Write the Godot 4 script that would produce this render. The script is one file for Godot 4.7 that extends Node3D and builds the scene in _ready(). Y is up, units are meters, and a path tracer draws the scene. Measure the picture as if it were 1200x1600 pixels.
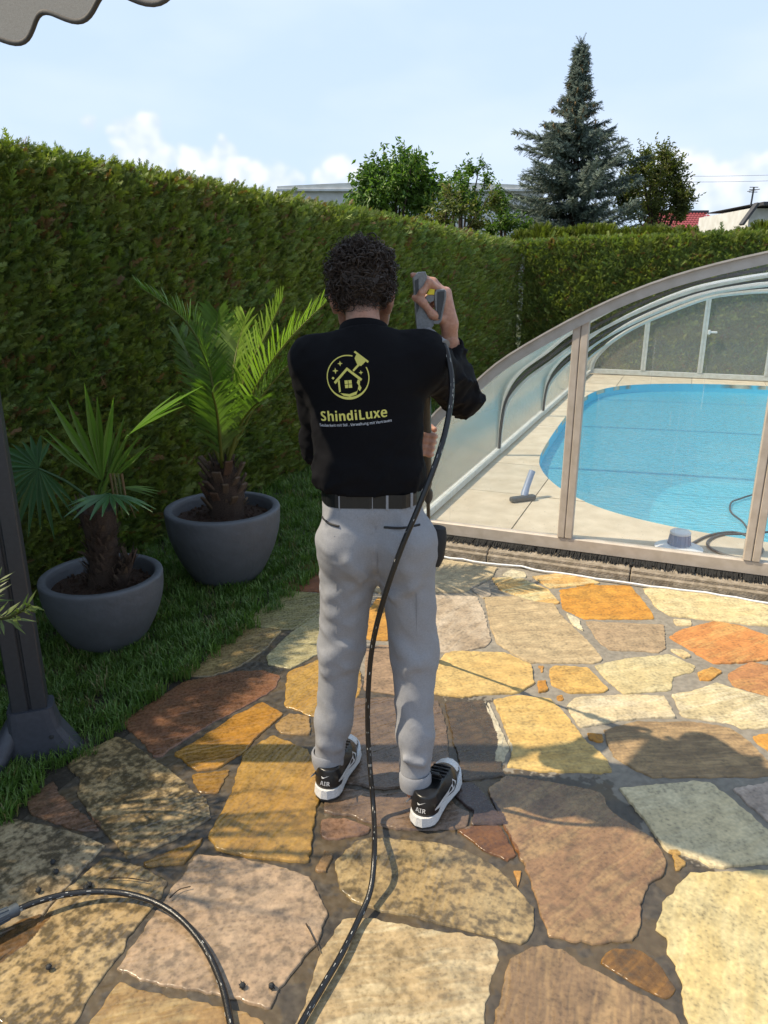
extends Node3D
# A man with a pressure washer on a flagstone terrace beside a pool enclosure.
# Axes: x right, y up, -z away from the camera; the garden frame (u, v) is turned 22 degrees about y.

const CAM_H := 1.6
const FOCAL := 1150.0
const PITCH := 0.308923
const AZ := 0.383972
var n_fine := FastNoiseLite.new()
var n_mid := FastNoiseLite.new()
var n_cell := FastNoiseLite.new()
var rng := RandomNumberGenerator.new()
var used := {}
var M := {}

# ---------------------------------------------------------------- coordinates
func ray(px: float, py: float) -> Vector3:
	var a := (px - 600.0) / FOCAL
	var b := (800.0 - py) / FOCAL
	return Vector3(a, b * cos(PITCH) - sin(PITCH), -(cos(PITCH) + b * sin(PITCH)))

func on_ground(px: float, py: float, h := 0.0) -> Vector3:
	var r := ray(px, py)
	return Vector3(0, CAM_H, 0) + r * ((h - CAM_H) / r.y)

func at_fwd(px: float, py: float, fwd: float) -> Vector3:
	var r := ray(px, py)
	return Vector3(0, CAM_H, 0) + r * (fwd / -r.z)

func G(u: float, v: float, h := 0.0) -> Vector3:
	return Vector3(u * cos(AZ) + v * sin(AZ), h, -(-u * sin(AZ) + v * cos(AZ)))

func to_uv(p: Vector3) -> Vector2:
	return Vector2(p.x * cos(AZ) + p.z * sin(AZ), p.x * sin(AZ) - p.z * cos(AZ))

# ---------------------------------------------------------------- mesh builder
class MB:
	var v := PackedVector3Array()
	var n := PackedVector3Array()
	var t := PackedVector2Array()
	var c := PackedColorArray()
	var i := PackedInt32Array()
	var col := Color(1, 1, 1)
	var use_col := false
	func vert(p: Vector3, nn: Vector3, uv := Vector2.ZERO) -> int:
		v.append(p); n.append(nn); t.append(uv); c.append(col)
		return v.size() - 1
	func tri(a: Vector3, b: Vector3, d: Vector3) -> void:
		var nn := (d - a).cross(b - a).normalized()
		var k := v.size()
		vert(a, nn, Vector2(0, 0)); vert(b, nn, Vector2(1, 0)); vert(d, nn, Vector2(1, 1))
		i.append_array([k, k + 1, k + 2])
	func quad(a: Vector3, b: Vector3, d: Vector3, e: Vector3) -> void:
		# a b d e in order round the face, clockwise seen from the front
		var nn := (d - a).cross(b - a).normalized()
		if nn == Vector3.ZERO:
			nn = (e - a).cross(d - a).normalized()
		var k := v.size()
		vert(a, nn, Vector2(0, 0)); vert(b, nn, Vector2(1, 0)); vert(d, nn, Vector2(1, 1)); vert(e, nn, Vector2(0, 1))
		i.append_array([k, k + 1, k + 2, k, k + 2, k + 3])
	func box(o: Vector3, b: Basis, s: Vector3, bev := 0.0) -> void:
		# box centred at o, axes b, full size s, edges chamfered by bev
		var h := s * 0.5
		var e := minf(bev, minf(h.x, minf(h.y, h.z)) * 0.49)
		for ax in 3:
			for sg in [-1.0, 1.0]:
				var d := Vector3.ZERO; d[ax] = sg
				var p1 := Vector3.ZERO; p1[(ax + 1) % 3] = 1.0
				var p2 := Vector3.ZERO; p2[(ax + 2) % 3] = 1.0
				var w1: float = h[(ax + 1) % 3] - e
				var w2: float = h[(ax + 2) % 3] - e
				var f: Vector3 = d * h[ax]
				quad(o + b * (f - p1 * w1 * sg - p2 * w2), o + b * (f - p1 * w1 * sg + p2 * w2), o + b * (f + p1 * w1 * sg + p2 * w2), o + b * (f + p1 * w1 * sg - p2 * w2))
				if e > 0.0:
					for sg2 in [-1.0, 1.0]:
						# chamfer between face ax,sg and face ax+1,sg2
						var q: Vector3 = p1 * sg2
						var hq: float = h[(ax + 1) % 3]
						var a1: Vector3 = f + q * (hq - e)
						var a2: Vector3 = d * (h[ax] - e) + q * hq
						quad(o + b * (a1 - p2 * w2 * sg * sg2), o + b * (a2 - p2 * w2 * sg * sg2), o + b * (a2 + p2 * w2 * sg * sg2), o + b * (a1 + p2 * w2 * sg * sg2))
		if e > 0.0:
			for sx in [-1.0, 1.0]:
				for sy in [-1.0, 1.0]:
					for sz in [-1.0, 1.0]:
						tri(o + b * Vector3(sx * h.x, sy * (h.y - e), sz * (h.z - e)), o + b * Vector3(sx * (h.x - e), sy * h.y, sz * (h.z - e)), o + b * Vector3(sx * (h.x - e), sy * (h.y - e), sz * h.z))
	func bar(a: Vector3, b: Vector3, wide: float, thick: float, up := Vector3.UP, bev := 0.002) -> void:
		var z := (b - a).normalized()
		var x := up.cross(z).normalized()
		var y := z.cross(x).normalized()
		box((a + b) * 0.5, Basis(x, y, z), Vector3(wide, thick, a.distance_to(b)), bev)
	func tube(path: PackedVector3Array, rad: PackedFloat32Array, sides := 8, caps := true, squash := Vector2(1, 1)) -> void:
		var m := path.size()
		var ref := Vector3(0.123, 0.9, 0.31).normalized()
		var k0 := v.size()
		var along := 0.0
		for j in m:
			var d := (path[mini(j + 1, m - 1)] - path[maxi(j - 1, 0)]).normalized()
			var x := (ref - d * ref.dot(d))
			if x.length() < 0.05:
				x = Vector3(1, 0, 0) - d * d.x
			x = x.normalized()
			ref = x
			var y := d.cross(x)
			var r: float = rad[mini(j, rad.size() - 1)]
			if j > 0:
				along += path[j].distance_to(path[j - 1])
			for s in sides + 1:
				var an := TAU * s / sides
				var nn := x * cos(an) + y * sin(an)
				vert(path[j] + (x * cos(an) * squash.x + y * sin(an) * squash.y) * r, nn, Vector2(float(s) / sides, along))
		for j in m - 1:
			for s in sides:
				var a := k0 + j * (sides + 1) + s
				var b := a + sides + 1
				i.append_array([a, a + 1, b + 1, a, b + 1, b])
		if caps:
			for en in [0, m - 1]:
				var d := (path[1] - path[0]).normalized() * -1.0 if en == 0 else (path[m - 1] - path[m - 2]).normalized()
				var cc := vert(path[en], d)
				var kk := v.size()
				for s in sides + 1:
					vert(v[k0 + en * (sides + 1) + s], d)
				for s in sides:
					if en == 0:
						i.append_array([cc, kk + s + 1, kk + s])
					else:
						i.append_array([cc, kk + s, kk + s + 1])
	func lathe(o: Vector3, b: Basis, prof: PackedVector2Array, sides := 32, smooth_all := true) -> void:
		# prof: (radius, height) from the bottom of the outside round
		var m := prof.size()
		for j in m - 1:
			var p0 := prof[j]
			var p1 := prof[j + 1]
			var d := (p1 - p0).normalized()
			var n0 := Vector2(d.y, -d.x)
			var na := n0
			var nb := n0
			if smooth_all:
				if j > 0:
					var dp := (p0 - prof[j - 1]).normalized()
					var q := Vector2(dp.y, -dp.x)
					if q.dot(n0) > 0.6: na = (q + n0).normalized()
				if j < m - 2:
					var dn := (prof[j + 2] - p1).normalized()
					var q := Vector2(dn.y, -dn.x)
					if q.dot(n0) > 0.6: nb = (q + n0).normalized()
			var k := v.size()
			for s in sides + 1:
				var an := TAU * s / sides
				var r := Vector3(cos(an), 0, sin(an))
				vert(o + b * (r * p0.x + Vector3(0, p0.y, 0)), (b * (r * na.x + Vector3(0, na.y, 0))).normalized(), Vector2(float(s) / sides, p0.y))
				vert(o + b * (r * p1.x + Vector3(0, p1.y, 0)), (b * (r * nb.x + Vector3(0, nb.y, 0))).normalized(), Vector2(float(s) / sides, p1.y))
			for s in sides:
				var a := k + s * 2
				i.append_array([a, a + 1, a + 3, a, a + 3, a + 2])
	func mesh() -> ArrayMesh:
		# every face is wound to agree with its normals
		for k in i.size() / 3:
			var p0 := v[i[k * 3]]
			if (v[i[k * 3 + 2]] - p0).cross(v[i[k * 3 + 1]] - p0).dot(n[i[k * 3]] + n[i[k * 3 + 1]] + n[i[k * 3 + 2]]) < 0.0:
				var sw := i[k * 3 + 1]
				i[k * 3 + 1] = i[k * 3 + 2]
				i[k * 3 + 2] = sw
		var arr := []
		arr.resize(Mesh.ARRAY_MAX)
		arr[Mesh.ARRAY_VERTEX] = v
		arr[Mesh.ARRAY_NORMAL] = n
		arr[Mesh.ARRAY_TEX_UV] = t
		if use_col:
			arr[Mesh.ARRAY_COLOR] = c
		arr[Mesh.ARRAY_INDEX] = i
		var am := ArrayMesh.new()
		am.add_surface_from_arrays(Mesh.PRIMITIVE_TRIANGLES, arr)
		return am

# ---------------------------------------------------------------- scene tree helpers
func numbered(called: String) -> String:
	var k: int = used.get(called, 0)
	used[called] = k + 1
	return called if k == 0 else "%s_%03d" % [called, k]

func put(called: String, mesh: Mesh, mat: Material, parent: Node = null) -> MeshInstance3D:
	var o := MeshInstance3D.new()
	o.mesh = mesh
	o.material_override = mat
	if parent == null:
		o.name = numbered(called)
		add_child(o)
	else:
		o.name = called
		parent.add_child(o, true)
	return o

func part(called: String, mb: MB, mat: Material, parent: Node = null) -> MeshInstance3D:
	return put(called, mb.mesh(), mat, parent)

func thing(called: String, label: String, category: String, at := Vector3.ZERO, turn := 0.0, group := "") -> Node3D:
	var o := Node3D.new()
	o.name = numbered(called)
	add_child(o)
	o.position = at
	o.rotation.y = turn
	tag(o, label, category, group)
	return o

func tag(o: Node, label: String, category: String, group := "", kind := "") -> void:
	if label: o.set_meta("label", label)
	if category: o.set_meta("category", category)
	if group: o.set_meta("group", group)
	if kind: o.set_meta("kind", kind)

func structure(called: String, mb: MB, mat: Material, label := "") -> MeshInstance3D:
	var o := part(called, mb, mat)
	o.set_meta("kind", "structure")
	if label: o.set_meta("label", label)
	return o

func many(called: String, mesh: Mesh, mat: Material, xf: Array, cols: PackedColorArray, parent: Node = null) -> MultiMeshInstance3D:
	var mm := MultiMesh.new()
	mm.transform_format = MultiMesh.TRANSFORM_3D
	mm.use_colors = true
	mm.mesh = mesh
	mm.instance_count = xf.size()
	for k in xf.size():
		mm.set_instance_transform(k, xf[k])
		mm.set_instance_color(k, cols[k])
	var o := MultiMeshInstance3D.new()
	o.multimesh = mm
	o.material_override = mat
	if parent == null:
		o.name = numbered(called)
		add_child(o)
	else:
		o.name = called
		parent.add_child(o, true)
	return o

func spline(pts: Array, steps := 8) -> PackedVector3Array:
	var out := PackedVector3Array()
	var m := pts.size()
	for k in m - 1:
		var p0: Vector3 = pts[maxi(k - 1, 0)]
		var p1: Vector3 = pts[k]
		var p2: Vector3 = pts[k + 1]
		var p3: Vector3 = pts[mini(k + 2, m - 1)]
		for s in steps:
			out.append(p1.cubic_interpolate(p2, p0, p3, float(s) / steps))
	out.append(pts[m - 1])
	return out

func smooth_rad(r: Array, steps := 8) -> PackedFloat32Array:
	var out := PackedFloat32Array()
	for k in r.size() - 1:
		for s in steps:
			out.append(lerpf(r[k], r[k + 1], float(s) / steps))
	out.append(r[r.size() - 1])
	return out

# ---------------------------------------------------------------- materials
func noise(seed_: int, freq: float, kind := FastNoiseLite.TYPE_SIMPLEX_SMOOTH, oct := 4) -> FastNoiseLite:
	var f := FastNoiseLite.new()
	f.seed = seed_
	f.noise_type = kind
	f.frequency = freq
	f.fractal_octaves = oct
	f.fractal_type = FastNoiseLite.FRACTAL_FBM
	return f

func ntex(seed_: int, freq: float, size := 256, lo := Color.BLACK, hi := Color.WHITE, kind := FastNoiseLite.TYPE_SIMPLEX_SMOOTH, oct := 5) -> ImageTexture:
	# seamless noise as a picture between two colours
	var im := noise(seed_, freq, kind, oct).get_seamless_image(size, size)
	im.convert(Image.FORMAT_L8)
	var src := im.get_data()
	var out := PackedByteArray()
	out.resize(size * size * 3)
	for k in size * size:
		var f := src[k] / 255.0
		out[k * 3] = int(255.0 * lerpf(lo.r, hi.r, f))
		out[k * 3 + 1] = int(255.0 * lerpf(lo.g, hi.g, f))
		out[k * 3 + 2] = int(255.0 * lerpf(lo.b, hi.b, f))
	return ImageTexture.create_from_image(Image.create_from_data(size, size, false, Image.FORMAT_RGB8, out))

func lin(r: float, g: float, b: float) -> Color:
	return Color(r, g, b).linear_to_srgb()

func mat(called: String, albedo: Color, rough := 0.8, tex: Texture2D = null, scale := 1.0, bump: Texture2D = null, bump_cm := 0.1, metal := 0.0) -> StandardMaterial3D:
	# albedo is a linear base colour; textures are laid on by position (triplanar), scale repeats per metre
	var m := StandardMaterial3D.new()
	m.resource_name = called
	m.albedo_color = lin(albedo.r, albedo.g, albedo.b)
	m.roughness = rough
	m.metallic = metal
	m.uv1_triplanar = true
	m.uv1_scale = Vector3.ONE * scale
	if tex: m.albedo_texture = tex
	if bump:
		m.heightmap_enabled = true
		m.heightmap_texture = bump
		m.heightmap_scale = bump_cm
	M[called] = m
	return m

func leafy(called: String, albedo: Color, back: Color, rough := 0.55) -> StandardMaterial3D:
	var m := StandardMaterial3D.new()
	m.resource_name = called
	m.albedo_color = lin(albedo.r, albedo.g, albedo.b)
	m.vertex_color_use_as_albedo = true
	m.roughness = rough
	m.backlight_enabled = true
	m.backlight = lin(back.r, back.g, back.b)
	m.cull_mode = BaseMaterial3D.CULL_DISABLED
	M[called] = m
	return m

func glass(called: String, albedo: Color, alpha: float, rough := 0.03) -> StandardMaterial3D:
	var m := StandardMaterial3D.new()
	m.resource_name = called
	var c := lin(albedo.r, albedo.g, albedo.b)
	m.albedo_color = Color(c.r, c.g, c.b, alpha)
	m.transparency = BaseMaterial3D.TRANSPARENCY_ALPHA
	m.roughness = rough
	m.cull_mode = BaseMaterial3D.CULL_DISABLED
	M[called] = m
	return m

# ---------------------------------------------------------------- main
func _ready() -> void:
	rng.seed = 7
	n_fine = noise(3, 30.0)
	n_mid = noise(4, 4.0)
	set_camera()
	set_sky()
	set_sun()
	make_materials()
	build_ground()
	build_hedges()
	build_enclosure()
	build_background()
	build_swing()
	build_pots()
	build_person()
	build_washer()
	build_hoses()
	build_lawn()
	build_litter()

func set_camera() -> void:
	var cam := Camera3D.new()
	cam.name = "camera"
	cam.position = Vector3(0, CAM_H, 0)
	cam.rotation.x = -PITCH
	cam.fov = rad_to_deg(2.0 * atan(800.0 / FOCAL))
	cam.near = 0.05
	cam.far = 400.0
	cam.current = true
	add_child(cam)

func set_sun() -> void:
	var sun := DirectionalLight3D.new()
	sun.name = "sun"
	# light travels to the right (azimuth 90 degrees) and down at 54 degrees
	var el := deg_to_rad(54.0)
	var azi := deg_to_rad(90.0)
	var d := Vector3(sin(azi) * cos(el), -sin(el), -cos(azi) * cos(el))
	add_child(sun)
	sun.look_at_from_position(Vector3.ZERO, d, Vector3.UP)
	sun.light_energy = 1.5
	sun.light_color = Color(1.0, 0.935, 0.82)
	sun.light_angular_distance = 0.6
	sun.shadow_enabled = true

func set_sky() -> void:
	var W := 2048
	var H := 1024
	var data := PackedFloat32Array()
	data.resize(W * H * 3)
	var big := noise(11, 0.006, FastNoiseLite.TYPE_SIMPLEX_SMOOTH, 5).get_seamless_image(1024, 1024)
	big.convert(Image.FORMAT_L8)
	var nb := big.get_data()
	# cumulus: [azimuth, elevation, radius across, radius up] in degrees
	var puffs := []
	var pr := RandomNumberGenerator.new()
	pr.seed = 5
	for base in [[-19.8, 9.6, 0.5, 0.5], [-17.5, 9.5, 1.2, 0.7], [-16.9, 8.2, 1.7, 1.9], [-13.0, 6.6, 2.6, 1.7], [-11.2, 7.8, 1.0, 1.2], [-10.0, 6.4, 2.2, 1.4], [-7.6, 6.3, 1.6, 1.4], [-3.2, 6.6, 1.6, 1.7], [21.0, 6.0, 2.6, 1.7], [24.5, 5.0, 3.0, 2.4], [28.0, 6.5, 3.0, 1.6], [35.0, 6.0, 4.0, 2.2], [-36.0, 6.0, 5.0, 2.0], [-48.0, 7.0, 5.0, 3.0]]:
		puffs.append(base)
		for k in 7:
			puffs.append([base[0] + pr.randf_range(-1.0, 1.0) * base[2], base[1] + pr.randf_range(-0.7, 0.9) * base[3], base[2] * pr.randf_range(0.3, 0.55), base[3] * pr.randf_range(0.3, 0.55)])
	for k in 26:
		var a := 60.0 + pr.randf() * 240.0
		for j in 6:
			puffs.append([a + pr.randf_range(-6, 6), 5.0 + pr.randf_range(-2, 4), pr.randf_range(1.5, 4.0), pr.randf_range(0.8, 2.2)])
	var cols := []
	cols.resize(W)
	for x in W:
		cols[x] = []
	for p in puffs:
		var half := int(ceil(p[2] * 1.5 / 360.0 * W)) + 2
		var cx := int(round(p[0] / 360.0 * W))
		for x in range(cx - half, cx + half + 1):
			cols[posmod(x, W)].append(p)
	for y in H:
		var el := 90.0 - (y + 0.5) / H * 180.0
		var s := clampf(sin(deg_to_rad(maxf(el, 0.0))), 0.0, 1.0)
		var f := pow(1.0 - s, 2.2)
		var r0 := lerpf(0.42, 0.56, f)
		var g0 := lerpf(0.56, 0.68, f)
		var b0 := lerpf(0.78, 0.84, f)
		if el < 0.0:
			r0 = 0.30; g0 = 0.31; b0 = 0.28
		for x in W:
			var o := (y * W + x) * 3
			var r := r0
			var g := g0
			var b := b0
			if el > 0.0:
				var veil := nb[((y * 3) & 1023) * 1024 + ((x) & 1023)] / 255.0
				veil = clampf((veil - 0.34) * 1.6, 0.0, 1.0) * 0.45
				r = lerpf(r, 0.70, veil)
				g = lerpf(g, 0.77, veil)
				b = lerpf(b, 0.87, veil)
				var ps: Array = cols[x]
				if el < 16.0 and ps.size():
					var az := (x + 0.5) / W * 360.0
					var nn := nb[((y * 13) & 1023) * 1024 + ((x * 13) & 1023)] / 255.0 - 0.5
					var nn2 := nb[((y * 5 + 300) & 1023) * 1024 + ((x * 5 + 90) & 1023)] / 255.0 - 0.5
					var den := 0.0
					var lit := 0.0
					for p in ps:
						var da: float = az - p[0]
						if da > 180.0: da -= 360.0
						da /= p[2]
						var de: float = (el - p[1]) / p[3]
						var q := da * da + de * de
						var kk := clampf(1.15 + nn * 1.3 + nn2 * 0.9 - q, 0.0, 1.0)
						if kk > 0.0:
							den = maxf(den, kk)
							lit = maxf(lit, kk * clampf(0.35 + de * 0.75 - da * 0.35 + nn * 1.2, 0.0, 1.0))
					den = clampf(den * 1.2, 0.0, 0.75)
					var cl := clampf(lit * 1.1, 0.0, 1.0)
					r = lerpf(r, lerpf(0.56, 0.86, cl), den)
					g = lerpf(g, lerpf(0.64, 0.87, cl), den)
					b = lerpf(b, lerpf(0.76, 0.89, cl), den)
			data[o] = r
			data[o + 1] = g
			data[o + 2] = b
	var im := Image.create_from_data(W, H, false, Image.FORMAT_RGBF, data.to_byte_array())
	var pan := PanoramaSkyMaterial.new()
	pan.panorama = ImageTexture.create_from_image(im)
	var sky := Sky.new()
	sky.sky_material = pan
	var env := Environment.new()
	env.background_mode = Environment.BG_SKY
	env.sky = sky
	env.tonemap_mode = Environment.TONE_MAPPER_LINEAR
	env.tonemap_exposure = 1.42
	env.background_energy_multiplier = 0.95
	env.sdfgi_enabled = true
	env.ssao_enabled = true
	env.ssil_enabled = true
	var we := WorldEnvironment.new()
	we.name = "world_environment"
	we.environment = env
	add_child(we)

func make_materials() -> void:
	var grain := ntex(21, 0.06, 256, Color(0.82, 0.82, 0.82), Color(1, 1, 1))
	var fine := ntex(22, 0.15, 256, Color(0.0, 0.0, 0.0), Color(1, 1, 1))
	var cloth := ntex(23, 0.35, 256, Color(0.8, 0.8, 0.8), Color(1, 1, 1), FastNoiseLite.TYPE_VALUE, 2)
	var dirt := ntex(24, 0.03, 256, Color(0.62, 0.60, 0.56), Color(1, 1, 1))
	var faint := ntex(28, 0.02, 256, Color(0.90, 0.89, 0.87), Color(1, 1, 1))
	mat("soil_base", Color(0.045, 0.036, 0.024), 0.95, dirt, 1.0, fine, 0.6)
	mat("far_ground", Color(0.07, 0.09, 0.035), 0.95, dirt, 0.2)
	mat("hedge_core", Color(0.13, 0.18, 0.05), 1.0)
	mat("bark", Color(0.085, 0.06, 0.042), 0.95, dirt, 6.0, fine, 1.0)
	mat("aluminium", Color(0.50, 0.48, 0.46), 0.42, faint, 2.0, null, 0.1, 0.25)
	mat("aluminium_front", Color(0.52, 0.46, 0.40), 0.5, faint, 2.0, null, 0.1, 0.1)
	mat("white_frame", Color(0.62, 0.66, 0.66), 0.5, faint, 2.0)
	mat("rubber", Color(0.02, 0.021, 0.022), 0.7)
	mat("bristle", Color(0.012, 0.012, 0.012), 0.8)
	mat("concrete", Color(0.66, 0.585, 0.46), 0.85, faint, 0.9, fine, 0.05)
	mat("kerb_stone", Color(0.40, 0.345, 0.28), 0.9, dirt, 2.0, fine, 0.3)
	mat("pool_liner", Color(0.09, 0.56, 0.78), 0.5)
	glass("front_pane", Color(0.8, 0.82, 0.8), 0.06)
	glass("water_mark", Color(0.85, 0.86, 0.86), 0.16, 0.2)
	glass("roof_sheet", Color(0.86, 0.88, 0.84), 0.38, 0.2)
	glass("end_pane", Color(0.8, 0.82, 0.8), 0.16, 0.06)
	var w := glass("pool_water", Color(0.20, 0.70, 0.84), 0.42, 0.02)
	w.normal_enabled = true
	var wn := noise(31, 0.02, FastNoiseLite.TYPE_SIMPLEX_SMOOTH, 3).get_seamless_image(512, 512)
	wn.convert(Image.FORMAT_RGBA8)
	wn.bump_map_to_normal_map(6.0)
	w.normal_texture = ImageTexture.create_from_image(wn)
	w.normal_scale = 0.9
	w.uv1_scale = Vector3(0.7, 1.5, 1)
	mat("pot_stone", Color(0.098, 0.105, 0.122), 0.62, faint, 2.0, ntex(25, 0.05, 256), 0.2)
	mat("compost", Color(0.10, 0.05, 0.028), 1.0, dirt, 9.0, fine, 1.2)
	mat("post_metal", Color(0.032, 0.034, 0.040), 0.45, grain, 3.0)
	mat("post_plastic", Color(0.05, 0.054, 0.07), 0.5, grain, 3.0)
	mat("awning", Color(0.40, 0.385, 0.365), 0.95, cloth, 9.0)
	M.awning.backlight_enabled = true
	M.awning.backlight = lin(0.75, 0.72, 0.68)
	mat("awning_trim", Color(0.12, 0.11, 0.10), 0.9, cloth, 9.0)
	mat("shirt", Color(0.0058, 0.0058, 0.0078), 0.85, cloth, 8.0)
	M.shirt.rim_enabled = true
	M.shirt.rim = 0.04
	M.shirt.metallic_specular = 0.25
	mat("trousers", Color(0.30, 0.305, 0.325), 0.9, ntex(26, 0.30, 256, Color(0.86, 0.86, 0.87), Color(1, 1, 1), FastNoiseLite.TYPE_VALUE, 3), 6.0)
	mat("trouser_trim", Color(0.012, 0.012, 0.014), 0.7)
	mat("belt", Color(0.010, 0.011, 0.013), 0.4, grain, 5.0)
	mat("skin", Color(0.52, 0.29, 0.205), 0.5, ntex(27, 0.06, 128, Color(0.84, 0.78, 0.76), Color(1, 1, 1)), 9.0)
	M.skin.subsurf_scatter_enabled = true
	M.skin.subsurf_scatter_strength = 0.12
	mat("hair", Color(0.040, 0.026, 0.019), 0.5)
	mat("shoe_black", Color(0.011, 0.011, 0.012), 0.35, grain, 9.0)
	mat("shoe_white", Color(0.72, 0.72, 0.72), 0.45, grain, 9.0)
	mat("shoe_outsole", Color(0.03, 0.03, 0.03), 0.7)
	mat("print_gold", Color(0.62, 0.58, 0.13), 0.5)
	mat("print_white", Color(0.6, 0.62, 0.68), 0.6)
	mat("gun_grey", Color(0.24, 0.25, 0.265), 0.45, grain, 6.0)
	mat("gun_dark", Color(0.045, 0.05, 0.058), 0.5, grain, 6.0)
	mat("gun_yellow", Color(0.75, 0.62, 0.03), 0.45)
	mat("lance_tube", Color(0.09, 0.085, 0.075), 0.4, grain, 6.0, null, 0.1, 0.3)
	mat("hose", Color(0.012, 0.012, 0.013), 0.32, grain, 12.0, fine, 0.05)
	mat("hose_print", Color(0.35, 0.35, 0.33), 0.5)
	mat("coupling", Color(0.07, 0.085, 0.10), 0.4, grain, 5.0)
	mat("white_wall", Color(0.66, 0.66, 0.64), 0.9, faint, 0.3)
	mat("grey_wall", Color(0.58, 0.60, 0.62), 0.8, faint, 0.3)
	mat("red_tile", Color(0.30, 0.032, 0.05), 0.6, dirt, 2.0)
	mat("roof_dark", Color(0.05, 0.05, 0.055), 0.7)
	mat("wire", Color(0.05, 0.05, 0.05), 0.6)
	mat("plastic_white", Color(0.7, 0.72, 0.74), 0.4)
	mat("plastic_blue", Color(0.24, 0.32, 0.48), 0.4)
	leafy("thuja", Color(1, 1, 1), Color(0.75, 0.85, 0.25), 0.6)
	leafy("leaf", Color(1, 1, 1), Color(0.7, 0.9, 0.25), 0.5)
	leafy("needle", Color(1, 1, 1), Color(0.1, 0.12, 0.08), 0.7)
	leafy("frond", Color(1, 1, 1), Color(0.7, 0.9, 0.2), 0.38)
	leafy("grass_blade", Color(1, 1, 1), Color(0.6, 0.8, 0.2), 0.5)
	mat("palm_fibre", Color(0.22, 0.15, 0.105), 0.95, dirt, 12.0, fine, 1.0)
	M.palm_fibre.vertex_color_use_as_albedo = true

# ---------------------------------------------------------------- ground and flagstones
const MAP_X0 := -2.0
const MAP_F0 := 0.7
const MAP_D := 400.0
const MAP_W := 1960
const MAP_H := 1560

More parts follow.
